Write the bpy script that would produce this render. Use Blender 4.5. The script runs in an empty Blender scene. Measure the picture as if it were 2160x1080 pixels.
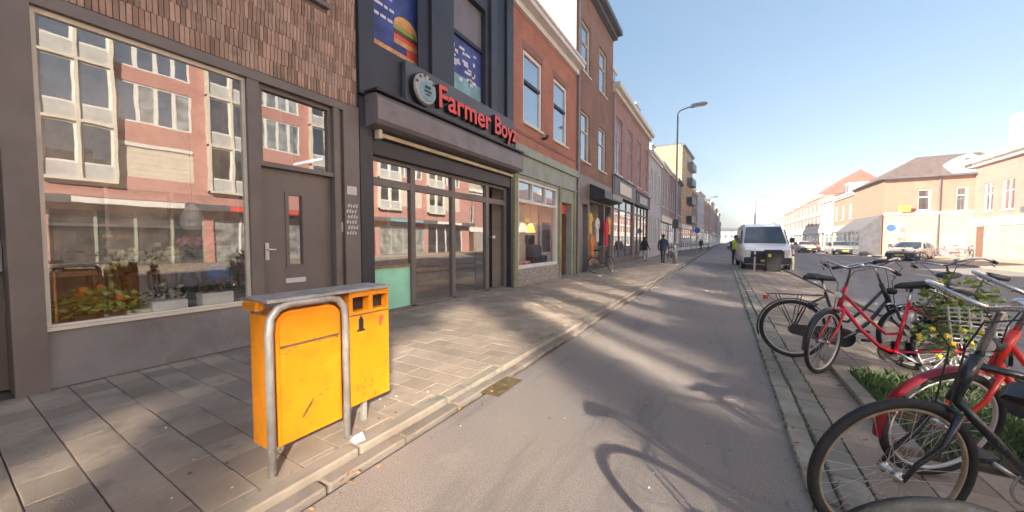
import bpy, math, random
from mathutils import Vector, Matrix, Euler

R = math.radians
random.seed(7)
sc = bpy.context.scene
COL = sc.collection

# ------------------------------------------------------------------ camera, sky, sun, exposure
CAM_H = 1.45
cam = bpy.data.objects.new('camera', bpy.data.cameras.new('camera'))
COL.objects.link(cam)
cam.data.sensor_width = 36.0
cam.data.lens = 12.5
cam.data.clip_start = 0.05
cam.data.clip_end = 3000
cam.location = (0, 0, CAM_H)
cam.rotation_euler = (R(90 - 2.443), 0, R(30.66))
sc.camera = cam

SUN_EL = 25.0
SUN_TRAVEL = Vector((0.75, 0.66, 0)).normalized()      # the way the sunlight travels over the ground
world = bpy.data.worlds.new('World')
sc.world = world
world.use_nodes = True
wnt = world.node_tree
bg = wnt.nodes['Background']
sky = wnt.nodes.new('ShaderNodeTexSky')
sky.sky_type = 'NISHITA'
sky.sun_disc = False
sky.sun_elevation = R(SUN_EL)
sky.sun_rotation = math.atan2(-SUN_TRAVEL.x, -SUN_TRAVEL.y)
sky.air_density = 1.0
sky.dust_density = 1.2
sky.ozone_density = 1.0
hsv = wnt.nodes.new('ShaderNodeHueSaturation')
hsv.inputs['Saturation'].default_value = 1.55
gam = wnt.nodes.new('ShaderNodeGamma')                 # thin bright air: evens out the sky's own range
gam.inputs[1].default_value = 0.5
wnt.links.new(sky.outputs[0], gam.inputs[0])
wnt.links.new(gam.outputs[0], hsv.inputs['Color'])
wnt.links.new(hsv.outputs[0], bg.inputs[0])
bg.inputs[1].default_value = 0.071

sun = bpy.data.lights.new('sun', 'SUN')
sun.energy = 2.9
sun.angle = R(0.5)
sun.color = (1.0, 0.88, 0.72)
sun_o = bpy.data.objects.new('sun', sun)
COL.objects.link(sun_o)
ce = math.cos(R(SUN_EL))
sun_o.rotation_euler = Vector((SUN_TRAVEL.x * ce, SUN_TRAVEL.y * ce, -math.sin(R(SUN_EL)))).to_track_quat('-Z', 'Y').to_euler()

sc.view_settings.view_transform = 'Standard'
sc.view_settings.look = 'None'
sc.view_settings.gamma = 1.0
sc.view_settings.exposure = 2.75
sc.render.engine = 'CYCLES'
cy = sc.cycles
cy.use_guiding = True               # sunlight thrown back by the windows across the street
cy.use_surface_guiding = True
cy.use_volume_guiding = False
cy.caustics_reflective = True
cy.blur_glossy = 0.0
cy.sample_clamp_indirect = 12.0
cy.use_denoising = True
cy.max_bounces = 10
cy.diffuse_bounces = 4
cy.transparent_max_bounces = 16

# ------------------------------------------------------------------ materials
MATS = {}


def nodes_of(name):
    m = bpy.data.materials.new(name)
    m.use_nodes = True
    MATS[name] = m
    return m, m.node_tree, m.node_tree.nodes['Principled BSDF']


def add_node(nt, kind, **kw):
    n = nt.nodes.new(kind)
    for k, v in kw.items():
        setattr(n, k, v)
    return n


def mixcol(nt, a, b, fac, mode='MIX'):
    n = nt.nodes.new('ShaderNodeMix')
    n.data_type = 'RGBA'
    n.blend_type = mode
    for sock, val in ((n.inputs[0], fac), (n.inputs[6], a), (n.inputs[7], b)):
        if hasattr(val, 'links') or hasattr(val, 'is_linked'):
            nt.links.new(val, sock)
        elif isinstance(val, (int, float)):
            sock.default_value = val
        else:
            sock.default_value = (*val[:3], 1)
    return n.outputs[2]


def ramp(nt, src, p0, p1, c0=(0, 0, 0), c1=(1, 1, 1)):
    n = nt.nodes.new('ShaderNodeValToRGB')
    n.color_ramp.elements[0].position = p0
    n.color_ramp.elements[1].position = p1
    n.color_ramp.elements[0].color = (*c0, 1)
    n.color_ramp.elements[1].color = (*c1, 1)
    nt.links.new(src, n.inputs[0])
    return n.outputs[0]


def noise(nt, scale, detail=4.0, rough=0.55, vec=None, stretch=None):
    t = nt.nodes.new('ShaderNodeTexNoise')
    t.inputs['Scale'].default_value = scale
    t.inputs['Detail'].default_value = detail
    t.inputs['Roughness'].default_value = rough
    if vec is None:
        vec = nt.nodes.new('ShaderNodeNewGeometry').outputs['Position']
    if stretch:
        mp = nt.nodes.new('ShaderNodeMapping')
        mp.inputs['Scale'].default_value = stretch
        nt.links.new(vec, mp.inputs[0])
        vec = mp.outputs[0]
    nt.links.new(vec, t.inputs[0])
    return t.outputs[0]


def mat(name, col, rough=0.7, metal=0.0, var=0.25, vs=2.5, bump=0.15, bs=80.0, rnd=0.0, stain=None, stain_s=1.3, coat=0.0, local=False, spec=None):
    """a worn, uneven paint / stone / metal"""
    m, nt, b = nodes_of(name)
    vec = nt.nodes.new('ShaderNodeTexCoord').outputs['Object'] if local else None
    n1 = noise(nt, vs, 5, 0.6, vec)
    dark = tuple(c * (1 - var) for c in col)
    lite = tuple(min(1, c * (1 + var)) for c in col)
    c = mixcol(nt, dark, lite, ramp(nt, n1, 0.3, 0.7))
    if rnd:
        oi = nt.nodes.new('ShaderNodeObjectInfo').outputs['Random']
        gi = nt.nodes.new('ShaderNodeNewGeometry').outputs['Random Per Island']
        ad = add_node(nt, 'ShaderNodeMath', operation='ADD')
        nt.links.new(oi, ad.inputs[0]); nt.links.new(gi, ad.inputs[1])
        fr = add_node(nt, 'ShaderNodeMath', operation='FRACT')
        nt.links.new(ad.outputs[0], fr.inputs[0])
        k = ramp(nt, fr.outputs[0], 0, 1, (1 - rnd, 1 - rnd * 1.02, 1 - rnd * 1.08), (1 + rnd * 0.8, 1 + rnd * 0.75, 1 + rnd * 0.7))
        c = mixcol(nt, c, k, 1.0, 'MULTIPLY')
    if stain:
        n2 = noise(nt, stain_s, 6, 0.65, vec)
        c = mixcol(nt, c, stain, ramp(nt, n2, 0.52, 0.68))
    nt.links.new(c, b.inputs['Base Color'])
    n3 = noise(nt, bs, 3, 0.6, vec)
    rr = ramp(nt, n3, 0.2, 0.8, (max(0, rough - .1),) * 3, (min(1, rough + .12),) * 3)
    nt.links.new(rr, b.inputs['Roughness'])
    b.inputs['Metallic'].default_value = metal
    if coat:
        b.inputs['Coat Weight'].default_value = coat
    if spec is not None:
        b.inputs['Specular IOR Level'].default_value = spec
    if bump:
        bp = nt.nodes.new('ShaderNodeBump')
        bp.inputs['Strength'].default_value = bump
        bp.inputs['Distance'].default_value = 0.01
        nt.links.new(n3, bp.inputs['Height'])
        nt.links.new(bp.outputs[0], b.inputs['Normal'])
    return m


def brickmat(name, c1, c2, mortar, w=0.22, h=0.065, var=0.3, stain=None, upright=False):
    m, nt, b = nodes_of(name)
    pos = nt.nodes.new('ShaderNodeNewGeometry').outputs['Position']
    sp = nt.nodes.new('ShaderNodeSeparateXYZ'); nt.links.new(pos, sp.inputs[0])
    ad = add_node(nt, 'ShaderNodeMath', operation='ADD')
    nt.links.new(sp.outputs[0], ad.inputs[0]); nt.links.new(sp.outputs[1], ad.inputs[1])
    cb = nt.nodes.new('ShaderNodeCombineXYZ')
    nt.links.new(ad.outputs[0], cb.inputs[1 if upright else 0]); nt.links.new(sp.outputs[2], cb.inputs[0 if upright else 1])
    t = nt.nodes.new('ShaderNodeTexBrick')
    t.inputs['Scale'].default_value = 1
    t.inputs['Brick Width'].default_value = w
    t.inputs['Row Height'].default_value = h
    t.inputs['Mortar Size'].default_value = 0.006
    t.inputs['Mortar Smooth'].default_value = 0.2
    t.inputs['Color1'].default_value = (*c1, 1)
    t.inputs['Color2'].default_value = (*c2, 1)
    t.inputs['Mortar'].default_value = (*mortar, 1)
    nt.links.new(cb.outputs[0], t.inputs[0])
    n1 = noise(nt, 1.1, 5, 0.6)
    k = ramp(nt, n1, 0.3, 0.7, (1 - var,) * 3, (1 + var * .6,) * 3)
    c = mixcol(nt, t.outputs[0], k, 1.0, 'MULTIPLY')
    if stain:
        c = mixcol(nt, c, stain, ramp(nt, noise(nt, 0.8, 6, 0.7, None, (1, 1, .35)), 0.55, 0.75))
    nt.links.new(c, b.inputs['Base Color'])
    b.inputs['Roughness'].default_value = 0.85
    bp = nt.nodes.new('ShaderNodeBump'); bp.inputs['Strength'].default_value = .5; bp.inputs['Distance'].default_value = .01
    inv = add_node(nt, 'ShaderNodeMath', operation='SUBTRACT'); inv.inputs[0].default_value = 1
    nt.links.new(t.outputs['Fac'], inv.inputs[1]); nt.links.new(inv.outputs[0], bp.inputs['Height'])
    nt.links.new(bp.outputs[0], b.inputs['Normal'])
    return m


def glassmat(name, refl=0.3, tint=(0.9, 0.95, 0.93), rough=0.0, dark=None, wob=0.0):
    """clear pane (dark=None) or a pane with a dim room behind it; reflects like coated double glazing"""
    m, nt, b = nodes_of(name)
    out = nt.nodes['Material Output']
    gl = nt.nodes.new('ShaderNodeBsdfGlossy')
    gl.inputs['Roughness'].default_value = rough
    gl.inputs['Color'].default_value = (.97, .98, 1, 1)
    if wob:
        bp = nt.nodes.new('ShaderNodeBump'); bp.inputs['Strength'].default_value = wob; bp.inputs['Distance'].default_value = .02
        nt.links.new(noise(nt, 1.6, 2, .5), bp.inputs['Height'])
        nt.links.new(bp.outputs[0], gl.inputs['Normal'])
    if dark is None:
        base = nt.nodes.new('ShaderNodeBsdfTransparent'); base.inputs[0].default_value = (*tint, 1)
    else:
        base = b
        c = mixcol(nt, tuple(x * .5 for x in dark), tuple(x * 1.6 for x in dark), ramp(nt, noise(nt, 1.7, 3), .35, .65))
        nt.links.new(c, b.inputs['Base Color']); b.inputs['Roughness'].default_value = .5
    fr = nt.nodes.new('ShaderNodeFresnel')
    bf = nt.nodes.new('ShaderNodeMapRange')            # the same index from either side of the sheet
    bf.inputs[3].default_value = 1.5; bf.inputs[4].default_value = 1 / 1.5
    nt.links.new(nt.nodes.new('ShaderNodeNewGeometry').outputs['Backfacing'], bf.inputs[0])
    nt.links.new(bf.outputs[0], fr.inputs[0])
    mr = nt.nodes.new('ShaderNodeMapRange')
    mr.inputs[3].default_value = refl; mr.inputs[4].default_value = 1.0
    nt.links.new(fr.outputs[0], mr.inputs[0])
    mx = nt.nodes.new('ShaderNodeMixShader')
    nt.links.new(mr.outputs[0], mx.inputs[0]); nt.links.new(base.outputs[0], mx.inputs[1]); nt.links.new(gl.outputs[0], mx.inputs[2])
    nt.links.new(mx.outputs[0], out.inputs[0])
    return m


def asphalt(name, col, warm, crack=True):
    m, nt, b = nodes_of(name)
    c = mixcol(nt, col, warm, ramp(nt, noise(nt, .55, 5, .6), .35, .65))
    c = mixcol(nt, c, tuple(x * .70 for x in col), ramp(nt, noise(nt, 120, 2, .6), .50, .60))
    c = mixcol(nt, c, tuple(min(1, x * 1.55) for x in col), ramp(nt, noise(nt, 170, 2, .6), .60, .66))
    c = mixcol(nt, c, tuple(x * .64 for x in col), ramp(nt, noise(nt, 1.2, 7, .72, None, (1.6, .22, 1)), .52, .72))
    c = mixcol(nt, c, tuple(x * .62 for x in col), ramp(nt, noise(nt, 5.5, 4, .6), .66, .74))
    c = mixcol(nt, c, tuple(min(1, x * 1.22) for x in warm), ramp(nt, noise(nt, .9, 6, .7, None, (.8, .5, 1)), .60, .72))
    if crack:
        v = nt.nodes.new('ShaderNodeTexVoronoi'); v.feature = 'DISTANCE_TO_EDGE'; v.inputs['Scale'].default_value = .3
        geo = nt.nodes.new('ShaderNodeNewGeometry').outputs['Position']
        wv = nt.nodes.new('ShaderNodeVectorMath'); wv.operation = 'ADD'
        nz = nt.nodes.new('ShaderNodeTexNoise'); nz.inputs['Scale'].default_value = 2.5; nz.inputs['Detail'].default_value = 6
        nt.links.new(geo, nz.inputs[0]); nt.links.new(geo, wv.inputs[0]); nt.links.new(nz.outputs[1], wv.inputs[1])
        nt.links.new(wv.outputs[0], v.inputs[0])
        c = mixcol(nt, tuple(x * .62 for x in col), c, ramp(nt, v.outputs[0], 0.0, 0.0035))
    nt.links.new(c, b.inputs['Base Color'])
    b.inputs['Roughness'].default_value = .85
    bp = nt.nodes.new('ShaderNodeBump'); bp.inputs['Strength'].default_value = .6; bp.inputs['Distance'].default_value = .008
    nt.links.new(noise(nt, 130, 4, .75), bp.inputs['Height']); nt.links.new(bp.outputs[0], b.inputs['Normal'])
    return m


asphalt('lane_asphalt', (.265, .228, .208), (.325, .268, .222), False)
asphalt('road_asphalt', (.23, .215, .21), (.28, .26, .245))
asphalt('ground_asphalt', (.15, .15, .15), (.19, .18, .17), False)
mat('paver', (.375, .30, .23), .85, var=.24, vs=1.2, bump=.5, bs=160, rnd=.2, stain=(.29, .235, .185), stain_s=3.5)
mat('paver_grout', (.17, .14, .11), .95, var=.4, vs=6)
mat('kerbstone', (.31, .26, .205), .85, var=.25, vs=3, bump=.5, bs=140, rnd=.14, stain=(.2, .19, .15), stain_s=3)
mat('mossy_kerb', (.32, .29, .235), .9, var=.3, vs=3, bump=.5, bs=140, rnd=.16, stain=(.20, .205, .13), stain_s=2)
mat('gutter_stone', (.25, .21, .175), .9, var=.3, vs=3, bump=.5, bs=140, rnd=.16, stain=(.2, .175, .14), stain_s=3)
mat('soil', (.10, .085, .06), .95, var=.5, vs=8, bump=.8, bs=50)
mat('grass_blade', (.085, .15, .04), .7, var=.5, vs=4, bump=0, rnd=.35)
mat('far_pavement', (.42, .32, .25), .9, var=.2, vs=2)
mat('road_paint', (.62, .62, .58), .7, var=.25, vs=6)

mat('brown_brick', (.42, .285, .215), .9, var=.3, vs=2.2, bump=.5, bs=120, rnd=.38, stain=(.48, .36, .28), stain_s=3)
brickmat('brown_brick_far', (.25, .17, .13), (.20, .14, .11), (.30, .27, .24), upright=True)
mat('mortar', (.20, .165, .14), .95, var=.2, vs=5)
brickmat('red_brick', (.52, .185, .11), (.43, .15, .092), (.40, .33, .28), var=.22, stain=(.30, .16, .12))
brickmat('dim_brick', (.30, .15, .10), (.24, .125, .085), (.33, .28, .24), var=.25, stain=(.20, .13, .10))
brickmat('mauve_brick', (.42, .22, .18), (.35, .19, .16), (.42, .36, .33), var=.2)
brickmat('orange_brick', (.62, .36, .16), (.54, .31, .14), (.5, .4, .3), var=.15)
brickmat('pink_brick', (.44, .20, .165), (.39, .175, .145), (.45, .34, .3), var=.15)
brickmat('block_brick', (.58, .27, .23), (.52, .24, .205), (.5, .38, .33), var=.12)
brickmat('salmon_brick', (.40, .155, .11), (.36, .135, .095), (.55, .42, .33), var=.12)
brickmat('plum_brick', (.26, .15, .15), (.22, .13, .13), (.33, .28, .27), var=.2)
mat('cream_render', (.45, .385, .31), .85, var=.12, vs=1.2, stain=(.5, .43, .34), stain_s=1.4)
mat('white_render', (.34, .295, .26), .85, var=.1, vs=1.0, stain=(.27, .225, .195), stain_s=.9)
mat('grey_render', (.50, .50, .50), .85, var=.12, vs=1.2, stain=(.4, .4, .39))
mat('roof_tile', (.115, .082, .074), .8, var=.35, vs=3, bump=.6, bs=9)
mat('red_roof', (.28, .115, .085), .8, var=.25, vs=3, bump=.6, bs=9)
mat('slate', (.11, .11, .125), .7, var=.3, vs=3)
mat('frame_taupe', (.185, .158, .142), .45, var=.16, vs=1.6, bump=.06, stain=(.20, .18, .165), stain_s=1.1)
mat('plinth_grey', (.25, .245, .245), .5, var=.25, vs=1.1, bump=.08, stain=(.16, .155, .155), stain_s=1.5)
mat('black_clad', (.042, .045, .055), .42, var=.2, vs=1.5, bump=.05)
mat('black_trim', (.018, .018, .022), .4, var=.2, bump=.04)
mat('shutter_box', (.21, .185, .19), .38, var=.14, vs=1.2, bump=.05, stain=(.15, .135, .135), stain_s=2)
mat('brass_rail', (.42, .35, .22), .45, .6, var=.2)
mat('sage', (.33, .37, .31), .6, var=.15, vs=2, stain=(.27, .29, .24))
mat('olive', (.27, .28, .13), .6, var=.2, vs=2, stain=(.2, .21, .11))
mat('speckle', (.34, .32, .28), .8, var=.75, vs=14, bump=.3)
mat('white_paint', (.78, .76, .72), .5, var=.08, vs=3, bump=.05)
mat('cream_paint', (.70, .65, .54), .5, var=.1, vs=3, bump=.05)
mat('pink_paint', (.52, .38, .37), .6, var=.1, vs=3)
mat('door_taupe', (.185, .16, .145), .4, var=.1, vs=2, bump=.04)
mat('steel', (.58, .58, .57), .38, .85, var=.2, vs=8, bump=.08, local=True)
mat('galvanised', (.47, .46, .44), .5, .55, var=.22, vs=9, bump=.15, bs=50, stain=(.33, .3, .26), stain_s=7)
mat('chrome', (.62, .62, .62), .28, 1.0, var=.12, vs=12, bump=.05, local=True)
mat('bin_yellow', (.72, .25, .004), .42, var=.10, vs=4, bump=.06, bs=40, stain=(.62, .21, .006), stain_s=6)
mat('grime', (.12, .085, .04), .9, var=.4, vs=14)
mat('rubber', (.022, .022, .024), .75, var=.3, vs=20, bump=.3, bs=90, local=True)
mat('tan_wall', (.34, .27, .19), .7, var=.25, vs=14, local=True)
mat('grey_wall', (.62, .60, .57), .5, .2, var=.15, vs=14, local=True)
mat('bike_black', (.02, .021, .026), .3, var=.2, vs=8, bump=.03, coat=.4, local=True)
mat('bike_red', (.72, .014, .05), .28, var=.15, vs=8, bump=.03, coat=.5, local=True)
mat('fender_red', (.26, .012, .02), .4, var=.25, vs=8, bump=.03, local=True)
mat('bike_orange_red', (.75, .035, .018), .3, var=.12, vs=8, bump=.03, coat=.5, local=True)
mat('bike_navy', (.03, .05, .075), .3, var=.2, vs=8, bump=.03, coat=.4, local=True)
mat('black_plastic', (.03, .03, .033), .55, var=.25, vs=9, bump=.1)
mat('reflector_red', (.6, .03, .03), .25, var=.1)
mat('wicker_grey', (.52, .50, .46), .8, var=.3, vs=20, local=True)
mat('leaf_green', (.16, .26, .05), .6, var=.4, vs=9, bump=0, rnd=.3)
mat('leaf_lime', (.36, .42, .10), .6, var=.3, vs=9, bump=0, rnd=.3)
mat('petal_yellow', (.80, .60, .05), .6, var=.2, vs=9, bump=0)
mat('petal_orange', (.78, .25, .04), .6, var=.2, vs=9, bump=0)
mat('petal_cream', (.80, .70, .48), .6, var=.2, vs=9, bump=0)
mat('petal_pink', (.70, .30, .32), .6, var=.2, vs=9, bump=0)
mat('pot_white', (.80, .78, .72), .5, var=.08, vs=5, bump=.03)
mat('dark_wood', (.13, .065, .035), .5, var=.4, vs=7, bump=.1)
mat('wood', (.33, .20, .11), .6, var=.35, vs=7)
mat('blue_cloth', (.05, .14, .40), .8, var=.3, vs=6)
mat('interior_cream', (.62, .54, .43), .8, var=.2, vs=1.3)
mat('interior_brown', (.60, .48, .37), .8, var=.4, vs=1.9)
mat('interior_white', (.84, .80, .72), .8, var=.12, vs=1.5)
mat('mint_film', (.36, .80, .58), .4, var=.15, vs=1.5, bump=0)
mat('shop_tile', (.42, .36, .31), .5, var=.25, vs=3)
mat('sign_red', (.80, .09, .06), .4, var=.08, vs=4, bump=0)
mat('sign_grey', (.105, .115, .135), .45, var=.15, vs=2, bump=.03)
mat('poster_blue', (.05, .075, .27), .45, var=.45, vs=3, bump=0)
mat('poster_teal', (.22, .42, .45), .45, var=.3, vs=3, bump=0)
mat('poster_white', (.72, .72, .78), .45, var=.12, vs=6, bump=0)
mat('roundel_grey', (.42, .41, .42), .5, var=.3, vs=9, bump=0)
mat('bun', (.74, .38, .13), .5, var=.25, vs=7, bump=0)
mat('sticker_white', (.68, .66, .68), .5, var=.12, vs=9, bump=0)
mat('van_white', (.90, .91, .93), .3, var=.04, vs=2, bump=0, coat=.5, local=True)
mat('car_silver', (.52, .50, .47), .3, .45, var=.05, bump=0, coat=.5, local=True)
mat('car_cream', (.70, .60, .46), .35, var=.05, bump=0, coat=.5, local=True)
mat('car_red', (.40, .06, .045), .35, var=.05, bump=0, coat=.5, local=True)
mat('car_blue', (.07, .10, .17), .35, var=.05, bump=0, coat=.5, local=True)
mat('plate_yellow', (.78, .60, .05), .45, var=.05, bump=0)
mat('hi_vis', (.72, .80, .06), .7, var=.1, vs=9)
mat('cloth_black', (.028, .027, .035), .85, var=.3, vs=9, local=True)
mat('cloth_navy', (.05, .055, .09), .85, var=.3, vs=9, local=True)
mat('cloth_pale', (.62, .58, .53), .85, var=.2, vs=9, local=True)
mat('cloth_orange', (.78, .24, .03), .8, var=.2, vs=7)
mat('cloth_yellow', (.80, .50, .06), .8, var=.2, vs=7)
mat('cloth_red', (.72, .02, .05), .8, var=.2, vs=7)
mat('cloth_white', (.78, .76, .74), .8, var=.12, vs=7)
mat('skin', (.55, .34, .25), .6, var=.1, vs=9, local=True)
mat('hair', (.05, .035, .025), .7, var=.3, vs=20, local=True)
mat('lamp_grey', (.30, .305, .32), .5, .3, var=.15, vs=3)
mat('yellow_sign', (.85, .62, .08), .5, var=.08)
mat('litter_white', (.75, .74, .72), .7, var=.1)
mat('dead_leaf', (.36, .19, .07), .8, var=.4, vs=30, rnd=.4, bump=0)
mat('curtain_mint', (.55, .68, .60), .7, var=.25, vs=3, bump=0)
mat('blind_beige', (.68, .60, .50), .6, var=.08, vs=2)
glassmat('shop_glass', .21, (.94, .97, .95), 0.0, wob=.035)
glassmat('door_glass', .28, (.87, .91, .89), 0.0, wob=.035)
glassmat('clear_glass', .06, (.92, .95, .93), 0.0)
glassmat('sky_pane', .45, dark=(.05, .055, .06), wob=.02)
glassmat('dim_pane', .25, dark=(.045, .045, .05), wob=.02)
glassmat('curtain_pane', .22, dark=(.30, .31, .30))
glassmat('sun_pane', .60, dark=(.06, .06, .06), rough=.05)
glassmat('car_glass', .03, dark=(.02, .025, .035))
for n_, c_, e_ in (('lit_orange', (.85, .36, .06), .45), ('lit_cream', (.95, .72, .42), .5), ('lit_pink', (.85, .40, .30), .3)):
    m_ = mat(n_, c_, .8, var=.15, vs=9, bump=0)
    b_ = m_.node_tree.nodes['Principled BSDF']
    b_.inputs['Emission Color'].default_value = (*c_, 1)
    b_.inputs['Emission Strength'].default_value = e_
M = MATS


# ------------------------------------------------------------------ mesh tools
class MB:
    """collects shapes; T maps local coordinates to the parent's"""
    def __init__(s, T=None):
        s.v, s.f, s.T = [], [], T

    def add(s, vs, fs):
        n = len(s.v)
        for p in vs:
            s.v.append(tuple(s.T(*p)) if s.T else tuple(p))
        for q in fs:
            s.f.append(tuple(i + n for i in q))
        return s

    def box(s, x0, x1, y0, y1, z0, z1):
        vs = [(x, y, z) for x in (x0, x1) for y in (y0, y1) for z in (z0, z1)]
        return s.add(vs, [(0, 1, 3, 2), (4, 6, 7, 5), (0, 4, 5, 1), (2, 3, 7, 6), (0, 2, 6, 4), (1, 5, 7, 3)])

    def bbox(s, x0, x1, y0, y1, z0, z1, c=.01):
        """box with chamfered vertical and top edges"""
        def ring(i, z):
            return [(x0 + i + c, y0 + i, z), (x1 - i - c, y0 + i, z), (x1 - i, y0 + i + c, z), (x1 - i, y1 - i - c, z),
                    (x1 - i - c, y1 - i, z), (x0 + i + c, y1 - i, z), (x0 + i, y1 - i - c, z), (x0 + i, y0 + i + c, z)]
        vs = ring(0, z0) + ring(0, z1 - c) + ring(c * .8, z1)
        fs = [(k + o, (k + 1) % 8 + o, (k + 1) % 8 + 8 + o, k + 8 + o) for o in (0, 8) for k in range(8)]
        fs += [tuple(range(16, 24)), tuple(reversed(range(8)))]
        return s.add(vs, fs)

    def quad(s, *p):
        return s.add(p, [tuple(range(len(p)))])

    def sheet(s, u0, u1, d, z0, z1):
        return s.quad((u0, d, z0), (u1, d, z0), (u1, d, z1), (u0, d, z1))

    def prism(s, pts, axis, a0, a1):
        """2-D outline extruded along an axis (0 x, 1 y, 2 z)"""
        def put(p, a):
            q = list(p); q.insert(axis, a); return tuple(q)
        n = len(pts)
        vs = [put(p, a0) for p in pts] + [put(p, a1) for p in pts]
        fs = [(k, (k + 1) % n, (k + 1) % n + n, k + n) for k in range(n)] + [tuple(reversed(range(n))), tuple(range(n, 2 * n))]
        return s.add(vs, fs)

    def tube(s, pts, r, n=8, closed=False, cap=True):
        P = [Vector(p) for p in pts]
        m = len(P)
        rr = r if isinstance(r, (list, tuple)) else [r] * m
        vs, last = [], None
        for i, p in enumerate(P):
            if closed:
                d = P[(i + 1) % m] - P[i - 1]
            else:
                d = P[min(i + 1, m - 1)] - P[max(i - 1, 0)]
            d.normalize()
            if last is None:
                a = d.orthogonal().normalized()
            else:
                a = last - d * last.dot(d)
                a = a.normalized() if a.length > 1e-6 else d.orthogonal().normalized()
            last = a
            b = d.cross(a)
            for k in range(n):
                t = 2 * math.pi * k / n
                vs.append(tuple(p + (a * math.cos(t) + b * math.sin(t)) * rr[i]))
        fs = []
        for i in range(m if closed else m - 1):
            j = (i + 1) % m
            for k in range(n):
                fs.append((i * n + k, i * n + (k + 1) % n, j * n + (k + 1) % n, j * n + k))
        if cap and not closed:
            fs += [tuple(reversed(range(n))), tuple(range((m - 1) * n, m * n))]
        return s.add(vs, fs)

    def ring(s, c, rad, r, n=40, m=8, a0=0.0, a1=None, flat=1.0, plane='xz'):
        """torus (or arc) in the xz plane round c"""
        full = a1 is None
        pts = []
        cnt = n if full else n + 1
        for i in range(cnt):
            t = (2 * math.pi * i / n) if full else a0 + (a1 - a0) * i / n
            pts.append((c[0] + rad * math.cos(t), c[1], c[2] + rad * math.sin(t)) if plane == 'xz' else
                       ((c[0] + rad * math.cos(t), c[1] + rad * math.sin(t), c[2])))
        vs = []
        for i in range(cnt):
            t = (2 * math.pi * i / n) if full else a0 + (a1 - a0) * i / n
            for k in range(m):
                u = 2 * math.pi * k / m
                q = rad + r * math.cos(u)
                w = r * math.sin(u) * flat
                vs.append((c[0] + q * math.cos(t), c[1] + w, c[2] + q * math.sin(t)) if plane == 'xz' else
                          (c[0] + q * math.cos(t), c[1] + q * math.sin(t), c[2] + w))
        fs = []
        for i in range(n):
            j = (i + 1) % cnt
            for k in range(m):
                fs.append((i * m + k, j * m + k, j * m + (k + 1) % m, i * m + (k + 1) % m))
        return s.add(vs, fs)

    def lathe(s, prof, c=(0, 0, 0), n=16, axis='z'):
        vs = []
        for (r, h) in prof:
            for k in range(n):
                t = 2 * math.pi * k / n
                x, y = r * math.cos(t), r * math.sin(t)
                if axis == 'z':
                    vs.append((c[0] + x, c[1] + y, c[2] + h))
                elif axis == 'x':
                    vs.append((c[0] + h, c[1] + x, c[2] + y))
                else:
                    vs.append((c[0] + x, c[1] + h, c[2] + y))
        fs = []
        for i in range(len(prof) - 1):
            for k in range(n):
                fs.append((i * n + k, i * n + (k + 1) % n, (i + 1) * n + (k + 1) % n, (i + 1) * n + k))
        fs += [tuple(reversed(range(n))), tuple(range((len(prof) - 1) * n, len(prof) * n))]
        return s.add(vs, fs)

    def blob(s, c, r, n=8, m=6, sc3=(1, 1, 1), jit=0.0):
        prof = []
        vs = []
        for i in range(m + 1):
            ph = math.pi * i / m
            for k in range(n):
                t = 2 * math.pi * k / n
                q = r * (1 + random.uniform(-jit, jit))
                vs.append((c[0] + q * math.sin(ph) * math.cos(t) * sc3[0], c[1] + q * math.sin(ph) * math.sin(t) * sc3[1], c[2] + q * math.cos(ph) * sc3[2]))
        fs = []
        for i in range(m):
            for k in range(n):
                fs.append((i * n + k, i * n + (k + 1) % n, (i + 1) * n + (k + 1) % n, (i + 1) * n + k))
        return s.add(vs, fs)

    def leaves(s, c, spread, count, size, up=.6):
        for _ in range(count):
            p = Vector(c) + Vector((random.gauss(0, spread[0]), random.gauss(0, spread[1]), random.gauss(0, spread[2])))
            a = Vector((random.uniform(-1, 1), random.uniform(-1, 1), random.uniform(-.2, up))).normalized() * size * random.uniform(.6, 1.3)
            b = a.orthogonal().normalized() * size * .3
            b.rotate(Matrix.Rotation(random.uniform(0, 6.3), 3, a.normalized()))
            n_ = a.cross(b).normalized() * size * .1
            s.add([tuple(p), tuple(p + a * .5 + b + n_), tuple(p + a), tuple(p + a * .5 - b + n_)], [(0, 1, 2), (0, 2, 3)])
        return s

    def mesh(s, name, m, smooth=False):
        me = bpy.data.meshes.new(name)
        me.from_pydata(s.v, [], s.f)
        if m is not None:
            me.materials.append(M[m] if isinstance(m, str) else m)
        if smooth:
            me.polygons.foreach_set('use_smooth', [True] * len(me.polygons))
        me.update()
        return me

    def build(s, name, m, parent=None, smooth=False):
        return link(name, s.mesh(name, m, smooth), parent)


def link(name, me, parent=None):
    o = bpy.data.objects.new(name, me)
    COL.objects.link(o)
    if parent is not None:
        o.parent = parent
        if parent.get('_at') is not None:
            o.matrix_parent_inverse = Matrix.Translation(-Vector(parent['_at']))
    return o


def tag(o, label, cat, group=None):
    o['label'] = label
    o['category'] = cat
    if group:
        o['group'] = group
    return o


def thing(name, label, cat, at=(0, 0, 0), group=None):
    """an Empty at the thing's base; its parts are given in world coordinates"""
    o = bpy.data.objects.new(name, None)
    COL.objects.link(o)
    o.empty_display_size = .2
    o.location = at
    o['_at'] = tuple(float(c) for c in at)
    return tag(o, label, cat, group)


def mover(name, label, cat, at=(0, 0, 0), rot=(0, 0, 0), group=None):
    """an Empty whose parts are given in its own coordinates"""
    o = bpy.data.objects.new(name, None)
    COL.objects.link(o)
    o.empty_display_size = .2
    o.location = at
    o.rotation_euler = rot
    return tag(o, label, cat, group)


def struct(o, kind='structure'):
    o['kind'] = kind
    return o


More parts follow.
